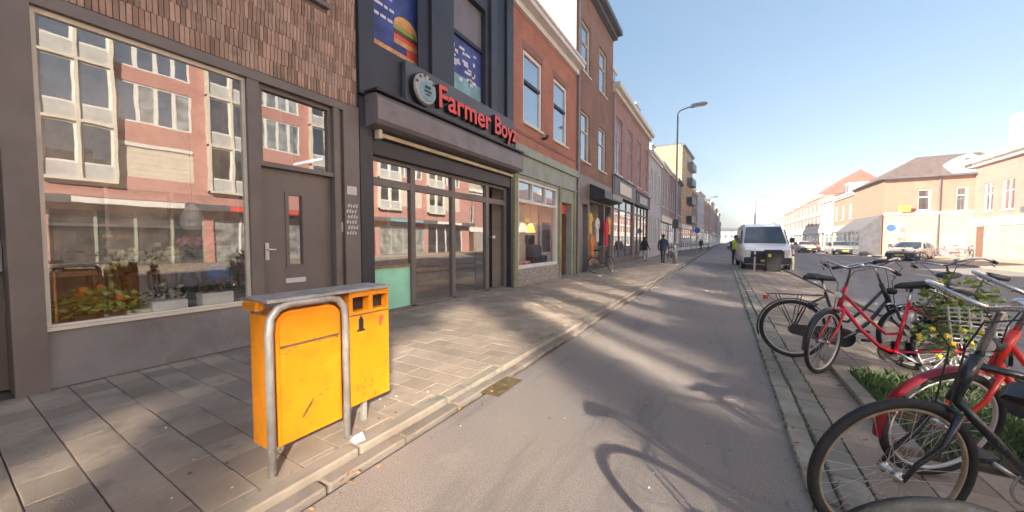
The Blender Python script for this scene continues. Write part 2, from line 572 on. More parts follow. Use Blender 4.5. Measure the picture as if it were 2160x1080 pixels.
def facade_T(o, u, n):
    """local (u along the front, d outward, z up) -> world"""
    o, u, n = Vector((o[0], o[1], 0)), Vector((u[0], u[1], 0)).normalized(), Vector((n[0], n[1], 0)).normalized()

    def T(a, d, z):
        p = o + u * a + n * d
        return (p.x, p.y, z)
    return T


# ------------------------------------------------------------------ the ground
XF = -5.4            # left building line
PAVE_Z = .05
struct(MB().quad((-900, -900, -.09), (900, -900, -.09), (900, 1500, -.09), (-900, 1500, -.09)).build('ground', 'ground_asphalt'))
struct(MB().quad((2.72, -60, -.04), (12.3, -60, -.04), (12.3, 400, -.04), (2.72, 400, -.04)).build('road', 'road_asphalt'))
struct(MB().quad((-1.98, -20, 0), (.45, -20, 0), (1.2, 60, 0), (3.5, 300, 0), (-.5, 300, 0), (-1.7, 60, 0)).build('bike_lane', 'lane_asphalt'))

pave = struct(MB().quad((-12, -20, PAVE_Z - .02), (-2.18, -20, PAVE_Z - .02), (-2.18, 60, PAVE_Z - .02), (-1.5, 300, PAVE_Z - .02), (-12, 300, PAVE_Z - .02)).build('pavement', 'paver_grout'))
strip = struct(MB().quad((.6, -20, .012), (2.6, -20, .012), (2.6, 40, .012), (.6, 40, .012)).build('parking_strip', 'paver_grout'))


def slab_mesh(lx, ly, t=.03, c=.005):
    b = MB()
    hx, hy = lx / 2, ly / 2
    vs = [(-hx, -hy, -t), (hx, -hy, -t), (hx, hy, -t), (-hx, hy, -t), (-hx, -hy, -c), (hx, -hy, -c), (hx, hy, -c), (-hx, hy, -c),
          (-hx + c, -hy + c, 0), (hx - c, -hy + c, 0), (hx - c, hy - c, 0), (-hx + c, hy - c, 0)]
    fs = [(k + o, (k + 1) % 4 + o, (k + 1) % 4 + 4 + o, k + 4 + o) for o in (0, 4) for k in range(4)] + [(8, 9, 10, 11)]
    return vs, fs


def lay_slabs(parent, cells, lx, ly, z, m, name, first=300):
    """cells: (x, y, fx) with fx the share of the length kept; the nearest become parts, the rest one mesh"""
    cells = sorted(cells, key=lambda c: (c[0] + .3) ** 2 + c[1] ** 2 if c[1] > .1 else 1e3 + c[1] ** 2)
    cache = {}
    rest = MB()
    for i, (x, y, fx) in enumerate(cells):
        vs, fs = slab_mesh(lx * fx - .006, ly - .006, c=.003)
        tilt = Euler((random.gauss(0, .006), random.gauss(0, .006), random.gauss(0, .004))).to_matrix()
        dz = random.gauss(0, .0018)
        if i < first:
            k = round(fx, 2)
            if k not in cache:
                cache[k] = MB().add(vs, fs).mesh(name, m)
            o = link(name, cache[k], parent)
            o.location = (x, y, z + dz)
            o.rotation_euler = tilt.to_euler()
        else:
            rest.add([tuple(tilt @ Vector(v) + Vector((x, y, z + dz))) for v in vs], fs)
    if rest.v:
        struct(rest.build(name + '_field', m, parent), 'stuff')


cells = []
LX, LY = .30, .235
for j in range(-8, 150):
    y = j * LY + .13
    off = (LX / 2 if j % 2 else 0)
    x = -5.40
    first = True
    while x < -2.20 - .02:
        w = min((LX - off) if first and off else LX, -2.20 - x)
        if w > .05:
            cells.append((x + w / 2, y, w / LX))
        x += w
        first = False
lay_slabs(pave, cells, LX, LY, PAVE_Z, 'paver', 'paving_slab')

cells = []
for j in range(-4, 100):
    for i in range(6):
        x, y = .76 + .3 * i + .15, j * .3 + .15
        if 1.05 < x < 2.62 and 3.3 < y < 5.15:
            continue
        cells.append((x, y, 1))
lay_slabs(strip, cells, .3, .3, .035, 'paver', 'paver', 230)

# kerbs: the stones are parts of each kerb
def kerb(name, x0, x1, z0, z1, ys, length, m, bend=None, top_first=90):
    root = struct(MB().box(x0 + .01, x1 - .01, ys[0], ys[1], z0 - .12, z1 - .06).build(name, 'paver_grout'))
    y = ys[0]
    k = 0
    rest = MB()
    while y < ys[1] - .2:
        g = .008
        mb = MB()
        dx, dz = random.gauss(0, .004), random.gauss(0, .003)
        bb = mb if k < top_first else rest
        bb.bbox(x0 + dx, x1 + dx, y + g, y + length - g, z0 - .1, z1 + dz, .012)
        if k < top_first:
            mb.build('kerb_stone', m, root)
        y += length
        k += 1
    if rest.v:
        struct(rest.build('kerb_row', m, root), 'stuff')


kerb('kerb', -2.20, -2.08, -.05, PAVE_Z + .003, (-3, 60), .9, 'kerbstone')
kerb('gutter', -2.075, -1.965, -.05, .010, (-3, 60), .6, 'gutter_stone')
kerb('lane_edge_kerb', .45, .585, -.05, .022, (-2, 36), .9, 'mossy_kerb')
kerb('strip_edging', .59, .755, -.05, .036, (-2, 36), .6, 'mossy_kerb')
kerb('road_kerb', 2.58, 2.72, -.06, .07, (-3, 60), .9, 'kerbstone')

# the grass bed
bed = struct(MB().box(1.17, 2.56, 3.36, 5.1, -.03, .045).build('grass_bed', 'soil'))
for k in range(4):
    MB().bbox(1.045, 1.165, 3.32 + .45 * k, 3.32 + .45 * k + .44, -.02, .085, .012).build('edging_stone', 'kerbstone', bed)
gb = MB()
for _ in range(5200):
    x, y = random.uniform(1.18, 2.55), random.uniform(3.37, 5.09)
    if random.random() > .55 + .45 * math.sin(x * 5 + 1) * math.cos(y * 4):
        continue
    h = random.uniform(.03, .11)
    a = random.uniform(0, 6.28)
    w = .005
    lx_, ly_ = math.cos(a) * h * .6, math.sin(a) * h * .6
    gb.add([(x - w * math.sin(a), y + w * math.cos(a), .045), (x + w * math.sin(a), y - w * math.cos(a), .045), (x + lx_ * .4, y + ly_ * .4, .045 + h * .7), (x + lx_, y + ly_, .045 + h)], [(0, 1, 2), (0, 2, 3), (1, 3, 2)])
for _ in range(900):      # moss and tufts in the joints beside the lane
    x, y = random.choice([.59, .755, .447, 1.04]) + random.gauss(0, .006), random.uniform(1, 12)
    h = random.uniform(.01, .045); a = random.uniform(0, 6.28); w = .005
    gb.add([(x - w, y, .03), (x + w, y, .03), (x + math.cos(a) * h * .6, y + math.sin(a) * h * .6, .03 + h)], [(0, 1, 2)])
gr = gb.build('grass', 'grass_blade')
struct(gr, 'stuff'); gr['label'] = 'short green grass in the bed under the bicycles'

# across the road
struct(MB().box(12.3, 40, -60, 48, -.1, .06).build('far_pavement', 'far_pavement'))
struct(MB().box(12.0, 13.3, 48, 300, -.1, .055).build('far_footway', 'far_pavement'))
kerb('far_kerb', 12.16, 12.3, -.06, .075, (5, 120), 1.0, 'kerbstone', top_first=60)
mk = MB()
for k in range(0, 22):
    mk.quad((7.45, -10 + 6 * k, -.036), (7.57, -10 + 6 * k, -.036), (7.57, -7 + 6 * k, -.036), (7.45, -7 + 6 * k, -.036))
struct(mk.build('road_marking', 'road_paint'))


# ------------------------------------------------------------------ buildings
def holed(mb, u0, u1, z0, z1, holes, depth=.14, d=0.0):
    """front sheet with openings and their reveals"""
    us = sorted({u0, u1, *[h[0] for h in holes], *[h[1] for h in holes]})
    zs = sorted({z0, z1, *[h[2] for h in holes], *[h[3] for h in holes]})
    us = [u for u in us if u0 <= u <= u1]
    zs = [z for z in zs if z0 <= z <= z1]
    for a, b in zip(us, us[1:]):
        for c, e in zip(zs, zs[1:]):
            mu, mz = (a + b) / 2, (c + e) / 2
            if any(h[0] < mu < h[1] and h[2] < mz < h[3] for h in holes):
                continue
            mb.quad((a, d, c), (b, d, c), (b, d, e), (a, d, e))
    for (a, b, c, e) in holes:
        q = d - depth
        mb.quad((a, d, c), (a, q, c), (a, q, e), (a, d, e))
        mb.quad((b, d, c), (b, q, c), (b, q, e), (b, d, e))
        mb.quad((a, d, e), (a, q, e), (b, q, e), (b, d, e))
        mb.quad((a, d, c), (a, q, c), (b, q, c), (b, d, c))


TILT = random.Random(11)       # no pane hangs quite true


def window(parent, T, u0, u1, z0, z1, frame='white_paint', pane='dim_pane', d=-.10, fw=.06, mull=(), trans=(), sill=None, dark_bar=None, name='window'):
    f = MB(T)
    f.box(u0, u0 + fw, d - .05, d + .03, z0, z1).box(u1 - fw, u1, d - .05, d + .03, z0, z1)
    f.box(u0 + fw, u1 - fw, d - .05, d + .03, z1 - fw, z1).box(u0 + fw, u1 - fw, d - .05, d + .03, z0, z0 + fw)
    for m_ in mull:
        f.box(m_ - fw * .4, m_ + fw * .4, d - .045, d + .025, z0 + fw, z1 - fw)
    for t_ in trans:
        f.box(u0 + fw, u1 - fw, d - .047, d + .027, t_ - fw * .4, t_ + fw * .4)
    w = f.build(name, frame, parent)
    eps = TILT.gauss(0, .0035)
    eps2 = TILT.gauss(0, .0035)
    hu, hz = (u1 - u0) / 2 * eps, (z1 - z0) / 2 * eps2
    q = d - .02
    MB(T).quad((u0 + fw * .5, q - hu - hz, z0 + fw * .5), (u1 - fw * .5, q + hu - hz, z0 + fw * .5), (u1 - fw * .5, q + hu + hz, z1 - fw * .5), (u0 + fw * .5, q - hu + hz, z1 - fw * .5)).build('pane', pane, w)
    if sill:
        MB(T).box(u0 - .05, u1 + .05, d + .02, .07, z0 - .07, z0).build('sill', sill, w)
    if dark_bar:
        MB(T).box(u0 + fw, u1 - fw, d - .01, d + .04, dark_bar - .045, dark_bar + .045).build('meeting_rail', 'black_trim', w)
    return w


def house(name, label, T, W, H, wall, rows=(), cols=(), frame='white_paint', pane='dim_pane', depth=9.0, cornice=None, roof=('flat', .3, 'slate'), shop=None,
          group='terraced houses along the street', cat='house', base=PAVE_Z, mull=False, side=None, dormers=(), chimneys=(), sill='cream_paint', bands=None, downpipe=None, open_=()):
    p = T(W / 2, 0, 0)
    root = thing(name, label, cat, (p[0], p[1], base), group)
    holes = [(a, b, c, e) for (c, e) in rows for (a, b) in cols] + list(open_)
    if shop:
        sh = (.25, W - .25, base + .02, shop['h'] - shop.get('fascia_h', .6))
        holes.append(sh)
    w = MB(T)
    holed(w, 0, W, 0, H, holes)
    w.quad((0, 0, 0), (0, -depth, 0), (0, -depth, H), (0, 0, H))
    w.quad((W, 0, 0), (W, -depth, 0), (W, -depth, H), (W, 0, H))
    w.quad((0, -depth, 0), (W, -depth, 0), (W, -depth, H), (0, -depth, H))
    w.quad((0, 0, H), (W, 0, H), (W, -depth, H), (0, -depth, H))
    wo = w.build('wall', wall, root)
    if side:
        z0, m_ = side
        MB(T).box(-.03, -.004, -depth, -.02, z0, H - .01).build('side_wall', m_, root)
    for (c, e) in rows:
        for (a, b) in cols:
            window(root, T, a, b, c, e, frame, pane, mull=((a + b) / 2,) if mull else (), trans=(c + (e - c) * .62,), sill=sill)
    if bands:
        for zb in bands[0]:
            MB(T).box(.02, W - .02, -.03, .05, zb, zb + bands[1]).build('band', bands[2], root)
    if cornice:
        ch, cp, cm = cornice
        c = MB(T)
        c.box(0, W, -.2, cp * .5, H - ch, H - ch * .5).box(-.02, W + .02, -.2, cp, H - ch * .5 + .002, H + .06)
        c.build('cornice', cm, root)
    if roof[0] == 'pitch':
        rh, rm = roof[1], roof[2]
        r = MB(T)
        r.prism([(.15, H + .07), (-depth, H + .07), (-depth / 2, H + rh)], 0, .01, W - .01)
        ro = r.build('roof', rm, root)
    else:
        ro = MB(T).box(.04, W - .04, -depth + .1, -.25, H + .003, H + roof[1]).build('roof', roof[2], root)
    for (du, dw, dz, dm) in dormers:
        dmo = MB(T)
        dmo.box(du, du + dw, -2.6, -.5, H + .1, H + dz)
        dmo.box(du - .08, du + dw + .08, -2.7, -.38, H + dz, H + dz + .1)
        dd = dmo.build('dormer', dm, root)
        MB(T).box(du + .15, du + dw - .15, -.51, -.485, H + .45, H + dz - .15).build('pane', 'dim_pane', dd)
    for (cu, cd, cw, cz, cm) in chimneys:
        cc = MB(T).box(cu, cu + cw, cd - cw * .7, cd, H, H + cz)
        cc.box(cu - .05, cu + cw + .05, cd - cw * .7 - .05, cd + .05, H + cz, H + cz + .1)
        for q in range(2):
            cc.lathe([(.1, 0), (.09, .3)], (cu + cw * (.3 + .4 * q), cd - cw * .35, H + cz + .1), 8)
        cc.build('chimney', cm, ro)
    if shop:
        fh = shop.get('fascia_h', .6)
        sh_top = shop['h']
        fs = MB(T).box(.1, W - .1, -.1, .14, sh_top - fh, sh_top).box(.06, W - .06, -.1, .2, sh_top + .002, sh_top + .07)
        fs.build('fascia', shop['fascia'], root)
        if shop.get('sign'):
            MB(T).box(W * .2, W * .72, .142, .19, sh_top - fh * .82, sh_top - fh * .2).build('sign_board', shop['sign'], root)
        n = shop.get('bays', 3)
        fr = MB(T)
        a, b = sh[0], sh[1]
        for k in range(n + 1):
            u = a + (b - a) * k / n
            fr.box(u - .05, u + .05, -.14, -.04, base, sh[3])
        fr.box(a, b, -.135, -.045, sh[3] - .7, sh[3] - .62).box(a, b, -.139, -.03, base, base + .4)
        fo = fr.build('shopfront', shop['frame'], root)
        for k in range(n):
            u, v = a + (b - a) * k / n + .05, a + (b - a) * (k + 1) / n - .05
            MB(T).box(u, v, -.1, -.09, base + .4, sh[3]).build('pane', shop.get('pane', 'dim_pane'), fo)
    if downpipe is not None:
        MB(T).tube([(downpipe, .07, base), (downpipe, .07, H - .1)], .045, 8).build('downpipe', 'lamp_grey', root)
    return root


def spread(W, n, w, m=.5):
    g = (W - 2 * m - n * w) / max(1, n - 1) if n > 1 else 0
    return [(m + k * (w + g), m + k * (w + g) + w) for k in range(n)] if n > 1 else [((W - w) / 2, (W + w) / 2)]


LEFT = facade_T((XF, 0), (0, 1), (1, 0))       # u is the world's y


# ---------- brown building with the florist's window
b1 = thing('brown_brick_building', 'brown soldier-brick building with wide florist window and taupe door frames', 'building', (XF, 1.3, PAVE_Z))
T = LEFT
w = MB(T)
UP_WIN = (2.72, 3.40, 5.12, 7.0)
holed(w, -6, 3.95, 3.70, 10, [UP_WIN, (.35, 1.6, 5.12, 7.0)], .16, -.012)
w.quad((-6, -.012, 10), (3.95, -.012, 10), (3.95, -9, 10), (-6, -9, 10))
w.quad((-6, -.012, 0), (-6, -9, 0), (-6, -9, 10), (-6, -.012, 10))
w.quad((3.95, -2.4, 0), (3.95, -9, 0), (3.95, -9, 10), (3.95, -2.4, 10))
w.quad((-6, -9, 0), (3.95, -9, 0), (3.95, -9, 10), (-6, -9, 10))
wall1 = w.build('wall', 'mortar', b1)
# soldier bricks
brick_me = MB(lambda x, y, z: (x, y, z)).box(-.012, .007, -.0195, .0195, -.103, .103).mesh('brick', 'brown_brick')
cells = []
for row in range(28):
    z = 3.715 + .21 * row + .105
    for k in range(-64, 84):
        u = .024 + .047 * k + (.016 * (row % 3))
        if u > 3.915 or u < -3.0:
            continue
        if any(h[0] - .02 < u < h[1] + .02 and h[2] - .08 < z < h[3] + .08 for h in (UP_WIN, (.35, 1.6, 5.12, 7.0))):
            continue
        cells.append((u, z))
vis = [c for c in cells if c[0] > .55 and c[1] < 3.70 + .35 * (c[0] * 1.6 + 1.0) + 1.4]
vis.sort(key=lambda c: c[1] + abs(c[0] - 1.8) * .5)
keep = set(vis[:300])
rest = MB()
for (u, z) in cells:
    dx = random.uniform(-.004, .007)
    if (u, z) in keep:
        o = link('brick', brick_me, wall1)
        o.location = (XF + dx, u, z)
    else:
        rest.box(XF - .012 + dx, XF + .007 + dx, u - .0195, u + .0195, z - .103, z + .103)
struct(rest.build('brick_field', 'brown_brick', wall1), 'stuff')
window(b1, T, *UP_WIN, 'frame_taupe', 'dim_pane', d=-.12, sill='frame_taupe')
window(b1, T, .35, 1.6, 5.12, 7.0, 'frame_taupe', 'dim_pane', d=-.12, sill='frame_taupe')
# taupe shop frame
fr = MB(T)
fr.box(-6, 3.95, -.10, .03, 3.58, 3.70)                     # head beam
fr.box(.42, .61, -.35, .035, PAVE_Z, 3.578)                  # pillar
fr.box(2.30, 2.44, -.30, .02, PAVE_Z, 3.578)                 # mullion post
fr.box(3.50, 3.60, -.30, .02, PAVE_Z, 3.578)
fr.box(3.66, 3.945, -.30, .035, PAVE_Z, 3.578)
fr.box(3.60, 3.66, -.30, -.03, PAVE_Z, 3.578)
fr.box(-6, .0, -.3, .02, PAVE_Z, 3.578)
fr.build('shop_frame', 'frame_taupe', b1)
MB(T).box(.0, .42, -.42, -.36, PAVE_Z, 3.578).build('recess_panel', 'frame_taupe', b1)
lb = MB(T).bbox(.30, .415, -.355, -.25, 1.17, 1.46, .012).build('letter_box', 'sticker_white', b1)
MB(T).box(.32, .40, -.2495, -.246, 1.36, 1.385).build('slot', 'black_trim', lb)
MB(T).box(.615, 2.295, -.22, -.02, PAVE_Z, .60).build('plinth', 'plinth_grey', b1)
MB(T).box(.612, 2.298, -.23, .015, .602, .635).build('window_sill', 'cream_paint', b1)
shopwin = MB(T)
shopwin.box(.612, .645, -.10, -.03, .637, 3.577).box(2.262, 2.298, -.10, -.03, .637, 3.577).box(.646, 2.261, -.1, -.03, 3.53, 3.577).box(.646, 2.261, -.1, -.03, .637, .655)
sw = shopwin.build('shop_window', 'cream_paint', b1)
MB(T).sheet(.645, 2.262, -.06, .655, 3.53).build('pane', 'shop_glass', sw)
tw = MB(T)
tw.box(2.445, 2.50, -.16, -.05, 2.50, 3.577).box(3.445, 3.498, -.16, -.05, 2.50, 3.577).box(2.501, 3.444, -.16, -.05, 3.52, 3.577).box(2.44, 3.50, -.16, .0, 2.475, 2.54)
two = tw.build('transom_window', 'frame_taupe', b1)
MB(T).sheet(2.50, 3.445, -.10, 2.54, 3.52).build('pane', 'shop_glass', two)
# the door
dr = MB(T)
holed(dr, 2.445, 3.495, .12, 2.47, [(2.84, 3.03, 1.10, 2.12)], .05, -.10)
dr.quad((2.445, -.15, .12), (3.495, -.15, .12), (3.495, -.15, 1.10), (2.445, -.15, 1.10))
dr.box(2.79, 3.08, -.099, -.085, 2.123, 2.16).box(2.79, 3.08, -.099, -.085, 1.06, 1.097).box(2.79, 2.837, -.099, -.085, 1.097, 2.123).box(3.033, 3.08, -.099, -.085, 1.097, 2.123)
do = dr.build('front_door', 'door_taupe', b1)
MB(T).sheet(2.84, 3.03, -.13, 1.10, 2.12).build('door_light', 'shop_glass', do)
h = MB(T)
h.bbox(2.51, 2.56, -.1, -.085, 1.18, 1.42, .004)
h.tube([(2.535, -.085, 1.33), (2.535, -.045, 1.33), (2.63, -.045, 1.325)], .011, 8)
h.build('door_handle', 'white_paint', do)
MB(T).bbox(2.77, 3.06, -.1, -.08, .83, .90, .006).build('letter_plate', 'sticker_white', do)
MB(T).box(2.44, 3.50, -.3, .06, PAVE_Z - .01, .115).build('door_step', 'kerbstone', b1)
# sticker and cut-paper ornament on the pilaster
MB(T).box(3.70, 3.88, .036, .04, 2.22, 2.36).build('sticker', 'sticker_white', b1)
orn = MB(T)
for i in range(4):
    for j in range(6):
        u, z = 3.70 + .05 * i + (.025 if j % 2 else 0), 1.58 + .09 * j
        orn.quad((u, .0375, z - .035), (u + .02, .0375, z), (u, .0375, z + .035), (u - .02, .0375, z))
        if (i + j) % 3:
            orn.quad((u + .004, .038, z + .03), (u + .018, .038, z + .046), (u + .03, .038, z + .03), (u + .02, .038, z + .02))
orn.build('ornament', 'sticker_white', b1)
bell = MB(T).bbox(3.607, 3.652, -.03, -.005, 1.60, 1.76, .006).build('door_bell', 'steel', b1)
# room behind
rm = MB(T)
rm.box(.62, 2.44, -1.22, -1.18, .1, 3.57).box(.56, .615, -1.2, -.36, .1, 3.57).box(2.44, 2.46, -1.2, -.31, .1, 3.57).box(.6, 2.45, -1.2, -.24, 3.571, 3.60)
rm.build('display_room', 'interior_brown', b1)
MB(T).box(.616, 2.43, -1.175, -.235, .56, .60).build('display_floor', 'interior_cream', b1)
shl = MB(T)
for z in (1.15, 1.62, 2.1):
    shl.box(.62, 2.43, -1.175, -1.0, z, z + .035)
for u in (1.2, 1.8):
    shl.box(u, u + .03, -1.17, -1.01, .61, 2.1)
shl.build('shelf', 'interior_cream', b1)
MB(T).box(2.46, 3.6, -1.4, -1.36, .1, 3.57).build('hall_wall', 'interior_cream', b1)

# things in the florist's window (they stand on the display floor, top at z = .60)
def pot_thing(u, d, r, hgt, label, m='pot_white', square=True, leaf=None, n=60, spread=.09, size=.09, top=None, ntop=24):
    x, y = XF + d, u
    t = thing('flower_pot', label, 'flower pot', (x, y, .60))
    if square:
        b = MB().bbox(x - r, x + r, y - r * 1.5, y + r * 1.5, .602, .60 + hgt, .008)
        b.build('pot', m, t)
    else:
        MB().lathe([(r * .7, 0.002), (r, hgt * .9), (r * 1.08, hgt * .9), (r * 1.08, hgt)], (x, y, .60), 14).build('pot', m, t)
    if leaf:
        MB().leaves((x, y, .60 + hgt + spread * .8), (spread * .8, spread * 1.3, spread * .6), n, size).build('foliage', leaf, t)
    if top:
        f = MB()
        for _ in range(ntop):
            f.blob((x + random.gauss(0, spread * .6), y + random.gauss(0, spread * 1.0), .60 + hgt + spread * 1.6 + random.gauss(0, spread * .35)), .04, 7, 5, jit=.2)
        f.build('blossom', top, t)
    return t


pot_thing(.98, -.30, .12, .09, 'low bowl of lime-green leaves with orange blossoms in the florist window', 'dark_wood', True, 'leaf_lime', 300, .12, .085, 'petal_orange', 7)
pot_thing(1.27, -.27, .07, .08, 'shallow cream planter beside the lime-green bowl', 'petal_cream', True, 'leaf_green', 26, .05, .06)
pot_thing(1.52, -.25, .105, .15, 'square white pot with grey dried flowers in the florist window', 'pot_white', True, 'wicker_grey', 70, .07, .06)
pot_thing(1.98, -.25, .11, .19, 'taller white pot at the right end of the florist window', 'pot_white', True, 'dark_wood', 60, .09, .08)
pot_thing(1.30, -.62, .08, .45, 'tall brown vase full of cream roses at the back of the window', 'dark_wood', False, 'leaf_lime', 60, .13, .08, 'petal_cream')
pot_thing(1.62, -.55, .08, .45, 'brown vase of pale roses with white wrapping behind the square pot', 'dark_wood', False, 'leaf_green', 60, .13, .08, 'petal_cream')
pot_thing(2.06, -.66, .09, .62, 'tall dark vase with pink and cream blossoms by the blue cushion', 'dark_wood', False, 'leaf_green', 40, .12, .10, 'petal_pink')


def stool(u, d, wd, hgt, m, label, name='wooden_stand'):
    x, y = XF + d, u
    t = thing(name, label, 'plant stand', (x, y, .60))
    MB().bbox(x - wd, x + wd, y - wd * 1.2, y + wd * 1.2, .60 + hgt - .05, .60 + hgt, .006).build('stand_top', m, t)
    for sx in (-1, 1):
        for sy in (-1, 1):
            MB().tube([(x + sx * wd * .85, y + sy * wd * 1.05, .601), (x + sx * wd * .8, y + sy * wd, .60 + hgt - .05)], .018, 8).build('leg', m, t)
    MB().box(x - wd * .8, x + wd * .8, y - wd, y + wd, .60 + hgt * .35, .60 + hgt * .35 + .02).build('shelf', m, t)
    return t


stool(.86, -.70, .15, .52, 'wood', 'reddish wooden plant stand behind the lime-green leaves')
stool(1.46, -.82, .12, .48, 'dark_wood', 'dark brown wooden plant stand behind the square white pot')
fig = MB().lathe([(.09, .002), (.10, .08), (.075, .2), (.10, .34), (.06, .46), (.035, .5), (.07, .56), (.075, .62), (.03, .7)], (XF - .42, 1.78, .60), 14)
tag(fig.build('figurine', 'black_plastic', smooth=True), 'black slender figurine standing between the two white pots', 'figurine')
cush = MB().blob((XF - .48, 2.12, 1.02), .16, 12, 8, (.6, 1, .8), .03)
cush.blob((XF - .48, 2.12, .75), .12, 10, 6, (1, 1, 1.3))
tag(cush.build('cushion', 'blue_cloth', smooth=True), 'blue cushion piled by the right edge of the florist window', 'cushion')
sc_ = thing('paper_parasol', 'white paper lampshade hanging in the florist window', 'lampshade', (XF - .8, 1.95, 1.75))
MB().lathe([(.02, .3), (.09, .22), (.13, .1), (.12, 0), (.09, -.05)], (XF - .8, 1.95, 1.65), 14).build('shade', 'pot_white', sc_)
MB().tube([(XF - .8, 1.95, 1.95), (XF - .8, 1.95, 3.5)], .005, 6).build('cord', 'black_trim', sc_)

T0 = facade_T((XF, -24), (0, 1), (1, 0))  # unseen houses added to keep direct sun off the street
house('unseen_shading_house', 'unseen brown brick house added left of the florist to shade the street', T0, 17.95, 10.0, 'dim_brick', rows=((4.8, 6.8),), cols=spread(17.9, 5, 1.3, .9), roof=('flat', .3, 'slate'), shop=dict(h=3.8, fascia='black_clad', frame='frame_taupe', bays=6), group='terraced houses along the street')
T00 = facade_T((XF, -46), (0, 1), (1, 0))
house('unseen_shading_house', 'unseen red brick house added two doors left of the florist to shade the street', T00, 21.95, 9.6, 'red_brick', rows=((4.8, 6.8),), cols=spread(21.9, 6, 1.3, .9), roof=('flat', .3, 'slate'), shop=dict(h=3.8, fascia='white_paint', frame='white_paint', bays=7), group='terraced houses along the street')

# ---------- black shop
U0, U1 = 3.95, 9.11
b2 = thing('black_clad_shop', 'black-clad burger shop with roller shutter box and red sign letters', 'building', (XF, 6.5, PAVE_Z))
w = MB(T)
PW1, PW2 = (4.33, 5.55, 4.98, 7.4), (6.53, 7.80, 4.98, 7.4)
holed(w, U0, U1, 3.0, 10.2, [PW1, PW2], .22, -.02)
w.quad((U0, -.02, 10.2), (U1, -.02, 10.2), (U1, -9, 10.2), (U0, -9, 10.2))
w.quad((U1, -2.6, 0), (U1, -9, 0), (U1, -9, 10.2), (U1, -2.6, 10.2))
w.quad((U1, -.02, 3), (U1, -2.6, 3), (U1, -2.6, 10.2), (U1, -.02, 10.2))
w.quad((U0, -.02, 10.2), (U0, -9, 10.2), (U0, -9, 3), (U0, -.02, 3))
w.build('wall', 'black_clad', b2)
pl = MB(T)
for (a, b) in ((3.96, 4.22), (5.72, 6.36), (7.95, 8.25), (8.75, 9.10)):
    pl.box(a, b, -.018, .06, 3.96, 10.15)
pl.box(3.96, 4.22, -.3, .04, PAVE_Z, 3.9).box(8.98, 9.10, -.3, .04, PAVE_Z, 3.9)
pl.build('pilaster', 'black_clad', b2)
gp = MB(T)
for (a, b) in ((5.36, 5.72), (8.26, 8.74)):
    gp.box(a + .02, b - .02, -.018, .0, 3.96, 10.1)
gp.build('recess_strip', 'black_trim', b2)


def poster(p, u0, u1, z0, z1, kind):
    po = MB(T).box(u0, u1, -.225, -.16, z0, z1).build('poster', 'poster_blue', p)
    d = -.158
    s = MB(T)
    if kind == 0:
        for k in range(9):
            z = z1 - .14 - .145 * k * (z1 - z0) / 1.7
            if z < z0 + .45:
                break
            e = u0 + (u1 - u0) * (random.uniform(.4, .62) if z < z0 + 1.35 else random.uniform(.6, .95))
            a = u0 + .1
            while a < e:
                ln = random.uniform(.08, .2)
                s.box(a, min(a + ln, e), d - .001, d, z, z + .055)
                a += ln + .035
        struct(s.build('print_lines', 'poster_white', po), 'stuff')
        c, r = u0 + (u1 - u0) * .72, .30
        dome = [(c + r * math.cos(t), z0 + .66 + r * .72 * math.sin(t)) for t in [math.pi * k / 14 for k in range(15)]]
        bu = MB(lambda u, q, z: T(u, q, z))
        bu.add([(a, d + .001, b) for a, b in dome], [tuple(range(15))])
        bu.box(c - r, c + r, d, d + .001, z0 + .30, z0 + .40)
        bu.build('burger_bun', 'bun', po)
        MB(T).box(c - r * 1.04, c + r * 1.04, d, d + .0015, z0 + .57, z0 + .655).build('burger_lettuce', 'leaf_lime', po)
        MB(T).box(c - r, c + r, d, d + .0015, z0 + .485, z0 + .565).build('burger_patty', 'dark_wood', po)
        MB(T).box(c - r, c + r * 1.02, d, d + .0015, z0 + .405, z0 + .48).build('burger_tomato', 'sign_red', po)
        MB(T).box(u0 + .02, u1 - .02, d, d + .001, z0 + .02, z0 + .15).build('print_band', 'bun', po)
        MB(T).box(c + .02, c + .34, d + .001, d + .002, z0 + .16, z0 + .28).build('fries_box', 'sign_red', po)
    else:
        MB(T).box(u0 + .02, u1 - .02, d - .001, d, z0 + .02, z0 + .42).build('print_band', 'poster_teal', po)
        for k in range(26):
            a, b = random.uniform(u0 + .06, u1 - .3), random.uniform(z0 + .3, z1 - .2)
            s.box(a, a + random.uniform(.06, .22), d + .0005, d + .001, b, b + random.uniform(.04, .1))
        struct(s.build('print_lines', 'poster_white', po), 'stuff')


poster(b2, PW1[0] + .02, PW1[1] - .02, PW1[2] + .02, PW1[3] - .02, 0)
poster(b2, PW2[0] + .02, PW2[1] - .02, PW2[2] + .05, 6.32, 1)
MB(T).box(PW2[0] + .02, PW2[1] - .02, -.24, -.15, 6.42, PW2[3] - .02).build('blind_panel', 'shutter_box', b2)
MB(T).box(PW2[0], PW2[1], -.24, -.10, 6.325, 6.415).build('window_rail', 'black_trim', b2)
